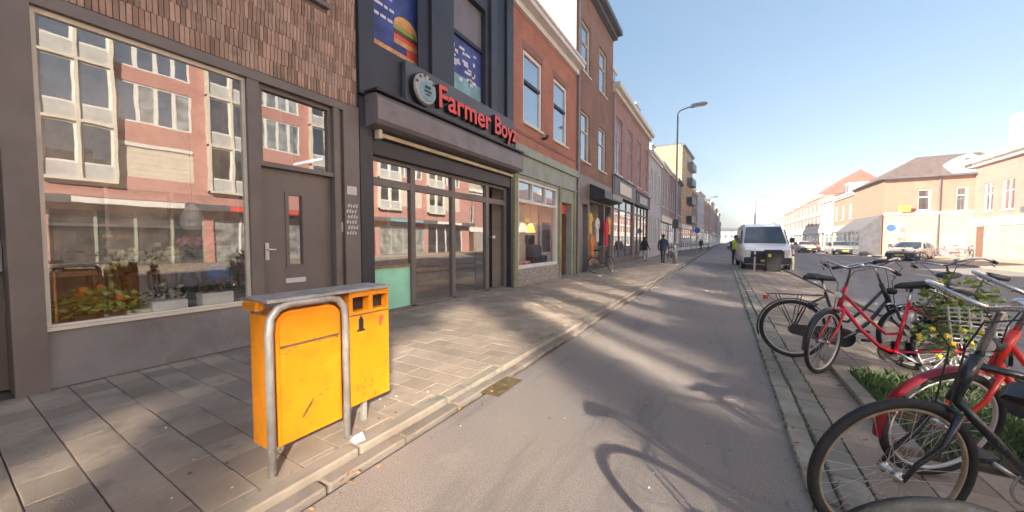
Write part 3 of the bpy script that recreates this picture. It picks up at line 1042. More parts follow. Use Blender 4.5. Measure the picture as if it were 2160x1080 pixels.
# sign board, roundel and letters
sg = MB(T).bbox(4.95, 9.06, -.015, .10, 4.06, 4.92, .01).build('sign_board', 'sign_grey', b2)
lg = MB(T).lathe([(.30, 0), (.32, .02), (.32, .13)], (5.32, .10, 4.46), 28, 'y')
lgo = lg.build('sign_roundel', 'black_trim', sg)
MB(T).lathe([(.30, .001), (.28, .035), (.27, .035)], (5.32, .23, 4.46), 28, 'y').build('roundel_face', 'roundel_grey', sg)
rf = MB(T)
rf.lathe([(.2, .0), (.19, .008)], (5.36, .267, 4.43), 20, 'y')
rf.build('roundel_emblem', 'poster_teal', sg)
rf = MB(T)
for k in range(5):
    t_ = .6 + k * .55
    rf.box(5.32 + .25 * math.cos(t_) - .03, 5.32 + .25 * math.cos(t_) + .03, .266, .27, 4.46 + .25 * math.sin(t_) - .02, 4.46 + .25 * math.sin(t_) + .02)
rf.box(5.26, 5.46, .276, .28, 4.40, 4.44).box(5.30, 5.42, .276, .28, 4.34, 4.37).box(5.28, 5.44, .276, .28, 4.47, 4.53)
rf.build('roundel_print', 'black_trim', sg)


def lettering(parent, body, origin, size, depth, m, name, width=None, side='black_trim'):
    cu = bpy.data.curves.new('lettering', 'FONT')
    cu.body = body
    cu.size = size
    cu.extrude = depth / 2
    cu.offset = .012
    tmp = bpy.data.objects.new('lettering', cu)
    COL.objects.link(tmp)
    dg = bpy.context.evaluated_depsgraph_get()
    me = bpy.data.meshes.new_from_object(tmp.evaluated_get(dg))
    bpy.data.objects.remove(tmp)
    xs = [v.co.x for v in me.vertices]
    k = width / (max(xs) - min(xs)) if width else 1
    x0 = min(xs)
    for v in me.vertices:
        v.co = Vector((origin[0] + v.co.z + depth / 2, origin[1] + (v.co.x - x0) * k, origin[2] + v.co.y))
    me.materials.clear()
    me.materials.append(M[m]); me.materials.append(M[side])
    for p in me.polygons:
        p.material_index = 0 if abs(p.normal.x) > .7 else 1
    return link(name, me, parent)


lettering(sg, 'Farmer', (XF + .10, 5.74, 4.27), .66, .13, 'sign_red', 'sign_lettering', 1.95)
lettering(sg, 'Boyz', (XF + .10, 7.86, 4.27), .66, .13, 'sign_red', 'sign_lettering', 1.15)
# roller shutter box
sb = MB(T)
sb.prism([(.0, 3.42), (.30, 3.46), (.36, 3.52), (.36, 3.88), (.30, 3.96), (.0, 3.98)], 0, 4.08, 9.16)
sbo = sb.build('shutter_box', 'shutter_box', b2)
MB(T).box(4.06, 9.18, .0, .37, 3.985, 4.03).build('box_cap', 'black_trim', b2)
for k in range(1):
    MB(T).box(4.3, 9.0, .04, .12, 3.30, 3.37).build('shutter_bar', 'brass_rail', b2)
MB(T).box(4.24, 8.98, -.20, .02, 3.0, 3.28).build('shutter_slot', 'black_trim', b2)
MB(T).bbox(4.26, 4.34, .03, .16, 3.26, 3.42, .01).build('motor_cap', 'cream_paint', b2)
# glazed front
gf = MB(T)
F0 = -.16
posts = [(4.225, 4.31), (5.24, 5.36), (6.53, 6.64), (7.92, 8.06), (8.86, 8.975)]
for (a, b) in posts:
    gf.box(a, b, F0 - .05, F0 + .05, PAVE_Z, 2.998)
gf.box(4.31, 8.86, F0 - .045, F0 + .045, 2.48, 2.62).box(4.31, 8.86, F0 - .045, F0 + .045, 2.93, 2.998).box(4.31, 8.86, F0 - .046, F0 + .05, PAVE_Z, PAVE_Z + .07)
gfo = gf.build('shopfront', 'frame_taupe', b2)
for (a, b) in ((4.31, 5.24), (5.36, 6.53), (6.64, 7.92)):
    MB(T).sheet(a, b, F0 - .004, 2.62, 2.93).build('transom_pane', 'door_glass', gfo)
    z0 = .98 if a < 4.4 else PAVE_Z + .07
    MB(T).sheet(a, b, F0 - .004, z0, 2.48).build('pane', 'door_glass', gfo)
MB(T).box(4.31, 5.24, F0 - .02, F0 + .0, PAVE_Z + .07, .925).build('mint_panel', 'mint_film', gfo)
MB(T).box(4.31, 5.24, F0 - .04, F0 + .03, .925, .98).build('mid_rail', 'wood', gfo)
MB(T).box(8.06, 8.86, -.6, -.55, PAVE_Z, 2.998).build('dark_bay', 'black_trim', gfo)
MB(T).blob((8.12, .0, 1.55), .05, 10, 6).build('door_knob', 'pot_white', gfo, True)
MB(T).tube([(8.12, -.11, 1.55), (8.12, 0, 1.55)], .015, 8).build('knob_stem', 'steel', gfo)
room = MB(T)
room.box(4.22, 9.0, -2.6, -2.55, PAVE_Z, 3).box(4.16, 4.22, -2.6, -.31, PAVE_Z, 3).box(9.0, 9.04, -2.6, -.31, PAVE_Z, 3).box(4.2, 9.0, -2.58, -.25, 2.999, 3.05)
room.build('shop_room', 'interior_cream', b2)
MB(T).box(4.2, 9.0, -2.6, -.12, PAVE_Z - .03, PAVE_Z + .006).build('shop_floor', 'shop_tile', b2)
MB(T).box(4.19, 9.02, -.3, .03, PAVE_Z - .04, PAVE_Z + .03).build('threshold', 'kerbstone', b2)
ctr = thing('shop_counter', 'wooden counter inside the burger shop', 'counter', (XF - 1.9, 6.2, PAVE_Z))
MB(T).box(5.2, 8.4, -2.2, -1.7, PAVE_Z + .007, 1.05).build('counter_front', 'wood', ctr)
MB(T).box(5.1, 8.5, -2.25, -1.62, 1.055, 1.1).build('counter_top', 'interior_white', ctr)
mb_ = thing('menu_board', 'pale menu board on the rear wall of the burger shop', 'menu board', (XF - 2.54, 6.5, 1.7))
MB(T).box(5.2, 8.2, -2.548, -2.5, 1.75, 2.45).build('panel', 'interior_white', mb_)
for k in range(4):
    MB(T).box(5.3 + .72 * k, 5.3 + .72 * k + .6, -2.499, -2.495, 1.85, 2.35).build('menu_sheet', ['petal_orange', 'bun', 'poster_teal', 'sign_red'][k], mb_)

# ---------- red brick house with the sage shopfront
RU0, RU1 = 9.12, 14.38
W3 = RU1 - RU0
T3 = facade_T((XF, RU0), (0, 1), (1, 0))
b3 = thing('red_brick_house', 'low red brick house with white cornice over a sage green shopfront', 'house', (XF, 11.7, PAVE_Z))
H3 = 8.35
c1, c2 = (.66, 2.0), (2.95, 4.25)
sw3 = (.32, 3.35, .58, 3.38)
dw3 = (3.62, 4.75, PAVE_Z, 2.95)
w = MB(T3)
holed(w, 0, W3, 4.35, H3, [(*c1, 5.14, 7.38), (*c2, 5.14, 7.38)], .12)
w.quad((0, 0, H3), (W3, 0, H3), (W3, -9, H3), (0, -9, H3))
w.quad((W3, 0, 0), (W3, -9, 0), (W3, -9, H3), (W3, 0, H3))
w.quad((0, -.02, 8), (0, -9, 8), (0, -9, H3), (0, -.02, H3))
w.build('wall', 'red_brick', b3)
for (a, b) in (c1, c2):
    window(b3, T3, a, b, 5.14, 7.38, 'white_paint', 'sky_pane', d=-.07, fw=.11, sill='cream_paint', dark_bar=6.45)
    MB(T3).box(a - .05, b + .05, -.02, .012, 7.383, 7.62).build('lintel', 'dim_brick', b3)
MB(T3).box(0, W3, -.02, .02, 4.72, 4.80).build('string_course', 'dim_brick', b3)
co = MB(T3)
co.box(.0, W3, -.15, .12, H3 - .02, H3 + .17).box(-.02, W3 + .01, -.15, .36, H3 + .172, H3 + .32).box(-.02, W3 + .01, -.15, .42, H3 + .322, H3 + .40)
co.build('cornice', 'white_paint', b3)
MB(T3).box(.05, W3 - .05, -8.9, -.16, H3 + .003, H3 + .2).build('roof', 'slate', b3)
ch3 = MB(T3).box(.25, 1.0, -2.2, -1.2, H3 + .2, H3 + 1.1).box(.2, 1.05, -2.25, -1.15, H3 + 1.102, H3 + 1.2).build('chimney', 'dim_brick', b3)
fa = MB(T3)
holed(fa, 0, W3, PAVE_Z, 4.33, [sw3, dw3], .25, .03)
fa.box(0, W3, -.02, .12, 4.1, 4.36).box(0, W3, -.02, .09, 3.48, 3.55)
fa.build('shopfront', 'sage', b3)
for a in (.02, 3.40, 4.95):
    MB(T3).box(a, a + .2, .031, .075, PAVE_Z, 3.47).build('pilaster', 'olive', b3)
MB(T3).box(.23, 3.39, .031, .05, PAVE_Z, .555).build('tiled_base', 'speckle', b3)
sf = MB(T3)
a, b, c, e = sw3
sf.box(a, a + .09, -.16, .0, c, e).box(b - .09, b, -.16, .0, c, e).box(a + .09, b - .09, -.16, 0, c, c + .1).box(a + .09, b - .09, -.16, 0, e - .08, e).box(a + .09, b - .09, -.158, .0, 2.66, 2.75)
for k in (1, 2):
    u = a + (b - a) * k / 3
    sf.box(u - .035, u + .035, -.156, -.005, 2.75, e - .08)
sfo = sf.build('shop_window', 'white_paint', b3)
MB(T3).sheet(a + .09, b - .09, -.08, c + .1, 2.66).build('pane', 'clear_glass', sfo)
for k in range(3):
    u, v = a + (b - a) * k / 3 + .04, a + (b - a) * (k + 1) / 3 - .04
    MB(T3).box(max(u, a + .09), min(v, b - .09), -.09, -.08, 2.75, e - .08).build('transom_pane', 'sky_pane', sfo)
a, b, c, e = dw3
dd = MB(T3).box(a, b, -.9, -.86, c, e).build('shop_door', 'grey_render', b3)
MB(T3).box(a + .2, b - .2, -.858, -.85, 1.0, 2.2).build('door_light', 'dim_pane', dd)
MB(T3).box(a + .1, a + .13, -.858, -.80, .95, 1.25).build('door_handle', 'steel', dd)
MB(T3).box(a + .05, b - .05, -.22, -.2, 2.55, 2.9).build('door_sign', 'sign_red', b3)
rr = MB(T3)
rr.box(.2, 3.5, -1.5, -1.45, PAVE_Z, 3.45).box(.2, .24, -1.5, -.23, PAVE_Z, 3.45).box(3.46, 3.5, -1.5, -.9, PAVE_Z, 3.45)
rr.build('display_room', 'interior_white', b3)
MB(T3).box(.24, 3.46, -1.45, -.23, .5, .56).build('display_floor', 'interior_white', b3)
MB(T3).tube([(1.92, .06, 4.9), (1.92, .2, 4.9), (1.92, .26, 5.0)], .05, 8).build('wall_lamp', 'black_trim', b3)
# goods in that window
goods = [(.7, 'lit_orange', 'glowing orange lampshade'), (1.15, 'lit_cream', 'glowing cream lampshade'), (1.75, 'lit_pink', 'glowing pink lampshade'), (2.3, 'lit_orange', 'small glowing amber lampshade at the right end')]
for k, (u, m_, nm) in enumerate(goods):
    t = thing('hanging_lamp', nm + ' hanging in the sage green shop window', 'lamp', (*T3(u, -.6, 0)[:2], 1.9), 'lamps in the sage shop window')
    MB(T3).lathe([(.05, .32), (.10, .28), (.19, .02), (.18, 0)], (u, -.6, 1.75), 14).build('shade', m_, t)
    MB(T3).tube([(u, -.6, 2.05), (u, -.6, 3.3)], .006, 6).build('cord', 'black_trim', t)
for (u, d, wd, hg, m_, lb_) in ((.75, -.55, .28, .42, 'cloth_pale', 'grey upholstered pouffe on the floor of the sage shop window'), (1.15, -.32, .34, .22, 'petal_pink', 'pink toy chest with dark panels in the sage shop window'),
                               (2.35, -.5, .3, .75, 'black_plastic', 'black rounded armchair in the sage shop window'), (2.85, -.45, .22, .35, 'cloth_navy', 'dark blue stool at the end of the sage shop window')):
    t = thing('furniture', lb_, 'furniture', (*T3(u, d, 0)[:2], .56))
    MB(T3).bbox(u - wd, u + wd, d - .18, d + .18, .60, .56 + hg, .04).build('seat', m_, t)
    for sx in (-1, 1):
        for sy in (-1, 1):
            MB(T3).tube([(u + sx * wd * .8, d + sy * .13, .561), (u + sx * wd * .8, d + sy * .13, .61)], .02, 6).build('foot', 'dark_wood', t)
    if hg > .5:
        MB(T3).bbox(u - wd, u + wd, d - .2, d - .09, .56 + hg, .56 + hg + .35, .03).build('backrest', m_, t)
    if m_ == 'petal_pink':
        for q in (-1, 1):
            MB(T3).box(u + q * .17 - .1, u + q * .17 + .1, d + .181, d + .188, .62, .74).build('panel', 'dark_wood', t)

# ---------- tall brown house with the clothes shop
T4 = facade_T((XF, 14.4), (0, 1), (1, 0))
b4 = house('tall_brick_house', 'tall brown brick house with dark overhanging eaves and cream side wall', T4, 5.6, 12.7, 'dim_brick', rows=((5.0, 7.15), (8.85, 11.0)), cols=((.55, 1.75), (3.1, 4.4)),
           frame='cream_paint', pane='sky_pane', cornice=(.35, .5, 'slate'), roof=('flat', .2, 'slate'), side=(8.8, 'cream_render'), sill='cream_paint', downpipe=.12, open_=[(.3, 5.4, PAVE_Z, 4.3)],
           group='brick houses beside the bicycle lane')
fs4 = MB(T4)
holed(fs4, .2, 5.5, PAVE_Z, 4.35, [(.7, 1.5, PAVE_Z, 3.1), (1.7, 4.0, PAVE_Z, 3.3), (4.2, 5.3, PAVE_Z, 3.3)], .3, .04)
fs4.build('shopfront', 'frame_taupe', b4)
MB(T4).box(.7, 1.5, -.25, -.22, PAVE_Z, 3.1).build('shop_door', 'grey_render', b4)
aw = MB(T4).prism([(.05, 3.35), (.75, 3.42), (.75, 3.75), (.05, 4.1)], 0, 1.7, 5.0)
awo = aw.build('sign_canopy', 'black_clad', b4)
MB(T4).box(3.0, 4.9, .752, .77, 3.48, 3.72).build('canopy_sign', 'sage', awo)
r4 = MB(T4).box(1.5, 5.4, -1.9, -1.85, PAVE_Z, 3.5).box(1.55, 1.6, -1.9, -.3, PAVE_Z, 3.5).box(5.4, 5.45, -1.9, -.3, PAVE_Z, 3.5)
r4.build('shop_room', 'interior_white', b4)
MB(T4).sheet(4.2, 5.3, -.19, PAVE_Z + .02, 3.3).build('shop_pane', 'clear_glass', b4)


def garment(u, d, z, m, hgt, wd, label):
    """a top on a hanger, hung from the canopy rail or the doorway"""
    t = thing('hanging_garment', label, 'garment', (*T4(u, d, 0)[:2], z - hgt), 'clothes hung out at the tall brown house')
    pts = [(-wd, -hgt), (wd, -hgt), (wd * .9, -hgt * .35), (wd * 1.7, -hgt * .45), (wd * 1.85, -hgt * .22), (wd * .9, -.04), (wd * .3, 0), (-wd * .3, 0), (-wd * .9, -.04), (-wd * 1.85, -hgt * .22), (-wd * 1.7, -hgt * .45), (-wd * .9, -hgt * .35)]
    MB(T4).prism([(u + a, z + b) for a, b in pts], 1, d - .03, d + .03).build('cloth', m, t)
    MB(T4).tube([(u - wd * .8, d, z - .03), (u, d, z + .06), (u + wd * .8, d, z - .03)], .012, 6).tube([(u, d, z + .06), (u, d, z + .2)], .008, 6).build('hanger', 'steel', t)


garment(2.1, -.05, 2.75, 'cloth_yellow', .95, .2, 'yellow top hanging in the doorway of the clothes shop')
garment(2.3, -.02, 1.75, 'cloth_orange', 1.3, .19, 'long orange dress hanging low in the clothes shop doorway')
garment(3.2, -.05, 2.6, 'cloth_white', 1.2, .2, 'white robe hanging in the clothes shop doorway')
garment(3.8, .25, 2.5, 'cloth_red', 1.35, .22, 'bright red dress hung outside the clothes shop')
garment(4.7, .12, 2.7, 'cloth_yellow', .9, .2, 'mustard top hung at the far end of the clothes shop')

# ---------- the rest of the left row
def lrow(y):
    """the building line bends a little to the right further on"""
    if y <= 58:
        return XF
    return XF + (y - 58) * .058 if y < 106 else -2.6 + (y - 106) * .014


def left_house(y0, y1, *a, **k):
    x0, x1 = lrow(y0), lrow(y1)
    d = Vector((x1 - x0, y1 - y0, 0)).normalized()
    T_ = facade_T((x0, y0), (d.x, d.y), (d.y, -d.x))
    L = math.hypot(x1 - x0, y1 - y0)
    return house(a[0], a[1], T_, L - .02, *a[2:], **k)


left_house(20.02, 25.8, 'pale_windowed_house', 'mauve brick house with tall pale windows and black shop fascia with sign', 10.1, 'mauve_brick', rows=((5.35, 8.6),), cols=spread(5.76, 2, 1.5, .7), frame='pink_paint', pane='curtain_pane',
           cornice=(.45, .4, 'cream_paint'), roof=('pitch', 2.2, 'roof_tile'), shop=dict(h=5.1, fascia_h=1.1, fascia='black_clad', frame='frame_taupe', bays=3, sign='cream_paint', pane='dim_pane'), mull=True,
           dormers=((.9, 1.5, 1.5, 'white_paint'),), chimneys=((4.6, -3.5, .8, 2.6, 'white_render'),), downpipe=.1)
left_house(25.8, 31.4, 'pale_windowed_house', 'mauve brick house with twin pale windows and striped dark awning', 10.1, 'mauve_brick', rows=((5.35, 8.6),), cols=spread(5.58, 2, 1.4, .7), frame='pink_paint', pane='curtain_pane',
           cornice=(.45, .4, 'cream_paint'), roof=('pitch', 2.2, 'roof_tile'), shop=dict(h=4.9, fascia_h=.9, fascia='slate', frame='dark_wood', bays=4, sign='grey_render', pane='dim_pane'), mull=True,
           dormers=((2.2, 1.6, 1.6, 'white_paint'),), chimneys=((4.4, -2.0, .9, 2.3, 'white_render'),))
left_house(31.42, 38, 'grey_painted_house', 'light grey painted house with white dormer and tall windows', 8.9, 'grey_render', rows=((1.2, 3.6), (5.0, 7.6)), cols=spread(6.5, 3, 1.1, .7), frame='white_paint', pane='sky_pane',
           cornice=(.35, .35, 'white_paint'), roof=('pitch', 2.2, 'slate'), dormers=((.8, 1.6, 1.5, 'white_paint'), (4.0, 1.6, 1.5, 'white_paint')))
left_house(38, 44.5, 'white_painted_house', 'cream painted house with slate roof next to the light grey one', 9.2, 'white_render', rows=((5.0, 7.6),), cols=spread(6.4, 3, 1.1, .7), frame='white_paint', pane='curtain_pane',
           cornice=(.35, .35, 'white_paint'), roof=('pitch', 2.0, 'slate'), shop=dict(h=4.0, fascia='cream_paint', frame='cream_paint', bays=4))
left_house(44.5, 51, 'plum_brick_house', 'plum brick house with white window surrounds and small awning', 9.3, 'plum_brick', rows=((5.0, 7.4),), cols=spread(6.4, 3, 1.1, .7), frame='white_paint', pane='dim_pane',
           cornice=(.3, .35, 'cream_paint'), roof=('pitch', 2.2, 'roof_tile'), shop=dict(h=4.0, fascia='cream_paint', frame='white_paint', bays=3))
left_house(51, 57.9, 'plum_brick_house', 'dark plum brick house touching the tall ochre block', 9.6, 'plum_brick', rows=((5.0, 7.4),), cols=spread(6.8, 4, .9, .6), frame='cream_paint', pane='dim_pane',
           cornice=(.3, .35, 'slate'), roof=('flat', .3, 'slate'), shop=dict(h=3.9, fascia='frame_taupe', frame='cream_paint', bays=4))
ob = left_house(58, 69, 'ochre_block', 'tall ochre brick block with bare sunlit side wall and dark balconies', 15.6, 'orange_brick', rows=((4.6, 6.4), (7.6, 9.4), (10.6, 12.4), (13.2, 14.9)), cols=spread(11, 4, 1.3, .8), frame='white_paint', pane='dim_pane',
                cornice=(.3, .3, 'slate'), roof=('flat', .3, 'slate'), shop=dict(h=3.9, fascia='white_paint', frame='white_paint', bays=5), group='taller blocks in the left row', cat='building')
Tob = facade_T((lrow(58), 58), (.058, 1), (1, -.058))
for z in (4.4, 7.4, 10.4, 12.9):
    bl = MB(Tob).box(5.0, 9.5, .02, .8, z - .15, z).build('balcony', 'slate', ob)
    MB(Tob).box(5.0, 9.5, .76, .8, z, z + 1.0).box(5.0, 5.04, .02, .76, z, z + 1.0).build('balustrade', 'black_clad', bl)
yy = 69.2
cfg = [('plum_brick', 'plum brick house with slate roof just past the ochre block', 10.2, 'slate'), ('grey_render', 'pale grey house with awning two doors past the ochre block', 11.0, 'slate'), ('mauve_brick', 'mauve brick house with red roof in the far left row', 10.0, 'red_roof'),
       ('white_render', 'far white house with slate roof in the left row', 11.5, 'slate'), ('pink_brick', 'far pink brick house with dark roof in the left row', 10.0, 'roof_tile'), ('plum_brick', 'far dark house with flat grey roof in the left row', 12.0, 'slate'),
       ('mauve_brick', 'distant mauve house near the end of the left row', 10.5, 'roof_tile'), ('grey_render', 'distant grey block at the end of the left row', 13.0, 'slate'), ('dim_brick', 'distant brown brick house before the end of the street', 10.0, 'roof_tile')]
for i, (wm, lb_, hh, rf_) in enumerate(cfg):
    wd = 7.5 + (i % 3) * 2.2 + i * 1.5
    left_house(yy, yy + wd, 'terraced_house', lb_, hh, wm, rows=((4.8, 6.9), (7.7, 9.3)), cols=spread(wd, 4, 1.1, .7), frame='white_paint' if i % 2 else 'cream_paint', pane='dim_pane',
               cornice=(.35, .35, 'cream_paint'), roof=('pitch', 2.2, rf_) if i % 3 != 2 else ('flat', .3, rf_), shop=dict(h=3.8, fascia=['black_clad', 'white_paint', 'slate'][i % 3], frame='white_paint', bays=4, sign='cream_paint'))
    yy += wd + .02

# ---------- across the road: the long apartment block (seen in the shop windows; its panes throw the sunlight back)
XR = 18.0
TR = facade_T((XR, 0), (0, 1), (-1, 0))
r1 = thing('apartment_block', 'long pink brick apartment block with white glazed bays across the road', 'building', (XR, 0, .06))
H5 = 15.0
P0, PER = 3.3, 6.7
wins = []
for k in range(-7, 5):
    s = P0 + k * PER
    if s + 5.9 > 38.5:
        continue
    wins.append((s + 2.75, s + 5.95, 8.2, 10.45))
    wins.append((s + 2.75, s + 5.95, 11.25, 13.9) if k != -3 else (s + 3.85, s + 5.95, 11.25, 13.9))
    if k == -3:
        wins.append((s - .4, s + 3.5, 10.6, 13.9))
    wins.append((s + 2.75, s + 5.95, 5.1, 7.05))
w = MB(TR)
holed(w, -44, 38, 3.9, H5, wins, .15)
holed(w, -44, 38, 0, 3.9, [(P0 + k * PER + .2, P0 + k * PER + 6.4, .06, 3.1) for k in range(-7, 5)], .3)
w.quad((-44, 0, H5), (38, 0, H5), (38, -10, H5), (-44, -10, H5))
w.quad((38, 0, 0), (38, -10, 0), (38, -10, H5), (38, 0, H5))
w.quad((-44, 0, 0), (-44, -10, 0), (-44, -10, H5), (-44, 0, H5))
w.build('wall', 'block_brick', r1)
MB(TR).box(-44, 38, -10, .25, H5 + .003, H5 + .3).build('roof', 'slate', r1)
MB(TR).box(-44, 38, .0, .9, 3.35, 3.75).build('canopy', 'slate', r1)
for k in range(-7, 5):
    s = P0 + k * PER
    # glazed bay (one gives way to a wide window added to throw sunlight onto lane and bins)
    if k == -3:
        for q in range(3):
            window(r1, TR, s - .4 + 1.3 * q, s + .9 + 1.3 * q, 10.6, 13.9, 'white_paint', 'sun_pane', d=-.08, fw=.06)
    bay = MB(TR)
    zs = [4.55, 5.25, 7.55, 8.3, 10.7, 11.35, 14.2]
    BT = 14.2 if k != -3 else 7.7
    for u in (s - .05, s + 1.22, s + 2.52):
        bay.box(u, u + .13, .02, .40, 4.55, BT)
    for z in (4.55, 7.55, 10.7, 14.1):
        if z > BT:
            continue
        bay.box(s - .05, s + 2.65, .0, .402, z, z + .14)
    bo = bay.build('glazed_bay', 'cream_paint', r1)
    for (z0, z1) in ((4.69, 7.55), (7.69, 10.7), (10.84, 14.1)):
        if z1 > BT:
            continue
        for (a, b) in ((s + .08, s + 1.22), (s + 1.35, s + 2.52)):
            MB(TR).box(a, b, .10, .28, z0, z0 + .75).build('spandrel', 'grey_render', bo)
            window(bo, TR, a, b, z0 + .75, z1, 'white_paint', 'sun_pane' if -3 <= k <= 0 and z0 > 7 else 'dim_pane', d=.24, fw=.1, name='casement')
    for (z0, z1, pn) in ((5.1, 7.05, None), (8.2, 10.45, 'curtain'), (11.25, 13.9, 'sun')):
        a, b = s + 2.75, s + 5.95
        if b > 38:
            continue
        if pn is None:
            bb = MB(TR)
            for q in range(13):
                bb.box(a, b, -.1, -.06 + .012 * (q % 2), z0 + q * .15, z0 + q * .15 + .148)
            bb.build('roller_blind', 'blind_beige', r1)
            MB(TR).box(a, b, -.06, .05, z1 - .2, z1).build('blind_box', 'white_paint', r1)
        else:
            nq, a = (3, s + 3.85) if k == -3 and pn == 'sun' else (4, a)
            for q in range(nq):
                st_ = (b - a) / nq
                c, e = a + q * st_, a + (q + 1) * st_
                window(r1, TR, c, e, z0, z1, 'white_paint', 'sun_pane' if -3 <= k <= 0 and (pn == 'sun' or q % 2 == 0) else 'curtain_pane', d=-.08, fw=.09)
    # shop below
    fr_ = MB(TR)
    for q in range(5):
        u = s + .2 + 6.2 * q / 4
        fr_.box(u - .06, u + .06, -.25, -.1, .06, 3.1)
    fro = fr_.build('shopfront', ['sage', 'white_paint', 'dark_wood'][k % 3], r1)
    MB(TR).box(s + .2, s + 6.4, -.2, -.18, .06, 3.1).build('pane', 'curtain_pane' if k % 2 else 'dim_pane', fro)
    MB(TR).box(s + .8, s + 5.2, .902, .95, 3.4, 3.7).build('sign_board', ['white_paint', 'sign_red', 'black_clad', 'poster_teal'][k % 4], r1)

# red corner building, hip-roofed house and the row beyond
R2 = house('red_corner_building', 'red brick building with deep white cornice and white ground floor past the apartment block', facade_T((19.0, 38.02), (0, 1), (-1, 0)), 9.9, 8.5, 'pink_brick', rows=((3.9, 6.3),), cols=((1.0, 2.2), (4.9, 6.3), (7.4, 8.6)),
           cornice=(.6, .6, 'white_paint'), roof=('flat', .4, 'cream_render'), shop=dict(h=3.3, fascia='white_paint', frame='white_paint', bays=4), group='houses across the road', cat='building', base=.06, mull=True)
TR2 = facade_T((19.0, 38.02), (0, 1), (-1, 0))
pent = MB(TR2).box(1.0, 8.2, -7, -1.0, 8.9, 11.6).build('roof_storey', 'cream_render', R2)
MB(TR2).box(5.4, 6.2, -.998, -.96, 9.3, 10.9).build('pane', 'dim_pane', pent)
for (a, b) in ((1.2, 2.2), (8.2, 9.2)):
    MB(TR2).box(a, b, .061, .075, .06, 2.7).build('street_door', 'dark_wood', R2)
MB(TR2).box(-.05, 9.9, -.02, .06, .06, 3.28).build('plastered_base', 'white_render', R2)

hip = thing('hip_roofed_house', 'orange brick house with brown hipped roof, white ground floor facing the junction', 'house', (16, 48, .06), 'houses across the road')
TH = facade_T((13.3, 48), (1, 0), (0, -1))
w = MB(TH)
hw = [(2.2, 3.1, 4.25, 6.25), (4.6, 5.35, 4.1, 6.3)]
holed(w, 0, 8.0, 4.0, 7.35, hw, .12)
w.quad((0, 0, 0), (0, -9, 0), (0, -9, 7.35), (0, 0, 7.35))
w.quad((8, 0, 0), (8, -9, 0), (8, -9, 7.35), (8, 0, 7.35))
w.build('wall', 'salmon_brick', hip)
for (a, b, c, e) in hw:
    window(hip, TH, a, b, c, e, 'cream_paint', 'dim_pane', trans=(e - .75,), fw=.12, sill='cream_paint')
MB(TH).box(0, 8, -.3, .06, .06, 4.0).build('ground_floor', 'white_render', hip)
gfp = MB(TH)
gfp.box(-.02, 8, .0, .14, 3.9, 4.15)
gfp.build('string_course', 'white_paint', hip)
for (a, b) in ((1.9, 3.3), (3.9, 5.4)):
    MB(TH).box(a, b, .061, .08, .2, 2.3).build('tiled_panel', 'pink_paint', hip)
for (a, b) in ((.3, 1.6), (3.4, 3.55), (5.5, 5.65)):
    MB(TH).box(a, b, .061, .07, 2.75, 3.2).build('vent_panel', 'grey_render', hip)
for (a, b) in ((.4, 1.5), (5.9, 6.8)):
    MB(TH).box(a, b, .061, .075, .5 if a > 5 else .06, 2.6).build('shop_pane', 'curtain_pane', hip)
MB(TH).add([(-.4, .4, 7.36), (8.4, .4, 7.36), (8.4, -9.4, 7.36), (-.4, -9.4, 7.36), (3.4, -4.2, 9.9), (7.6, -4.2, 9.9)], [(0, 1, 5, 4), (1, 2, 5), (2, 3, 4, 5), (3, 0, 4), (3, 2, 1, 0)]).build('roof', 'roof_tile', hip)
MB(TH).box(-.4, 8.4, .3, .45, 7.3, 7.42).build('gutter', 'slate', hip)
MB(TH).tube([(3.6, .08, .06), (3.6, .08, 7.3)], .06, 8).build('downpipe', 'slate', hip)
dm = MB(TH).prism([(4.3, 7.4), (6.3, 7.4), (6.3, 8.5), (5.3, 9.2), (4.3, 8.5)], 1, -2.5, .1).build('dormer', 'white_paint', hip)
MB(TH).box(5.0, 5.6, .1, .12, 7.75, 8.8).build('pane', 'dim_pane', dm)
tag_o = thing('yellow_sign', 'yellow hanging sign on the corner of the hip-roofed house', 'sign', (14.6, 47.6, 4.3))
MB().bbox(14.2, 15.0, 47.55, 47.65, 4.2, 4.75, .02).build('sign_panel', 'yellow_sign', tag_o)
MB().box(14.55, 14.6, 47.65, 47.93, 4.6, 4.64).build('bracket', 'black_trim', tag_o)
# row on the right beyond the corner
def right_house(y0, y1, *a, **k):
    T_ = facade_T((13.3, y0), (0, 1), (-1, 0))
    return house(a[0], a[1], T_, y1 - y0 - .02, *a[2:], base=.06, group='houses across the road', **k)


glz = thing('glazed_annexe', 'grey glazed shop annexe with sloping top beside the hip-roofed house', 'building', (13.0, 53, .06))
TG = facade_T((13.28, 48.4), (0, 1), (-1, 0))
MB(TG).prism([(.0, .06), (1.5, .06), (1.5, 2.6), (.0, 4.0)], 0, .0, 8.5).build('shell', 'slate', glz)
for k in range(6):
    MB(TG).box(.15 + 1.4 * k, 1.35 + 1.4 * k, 1.502, 1.52, .5, 2.45).build('pane', 'sky_pane', glz)
cfgr = [('salmon_brick', 'pale orange house with gable dormers past the hip-roofed house', 7.3, 'red_roof', 9), ('cream_render', 'cream rendered house with small dormer in the right row', 7.6, 'roof_tile', 8), ('pink_brick', 'pink banded house with steep red roof in the right row', 8.8, 'red_roof', 12),
        ('pink_brick', 'long pink house with white bands in the right row', 8.6, 'red_roof', 14), ('pink_brick', 'far pink brick house with grey roof in the right row', 8.4, 'slate', 14), ('cream_render', 'far cream house with red roof in the right row', 7.8, 'red_roof', 16), ('pink_brick', 'distant pink house near the end of the right row', 7.4, 'roof_tile', 22), ('salmon_brick', 'distant orange house closing the right row', 7.0, 'roof_tile', 30)]
yy = 57.1
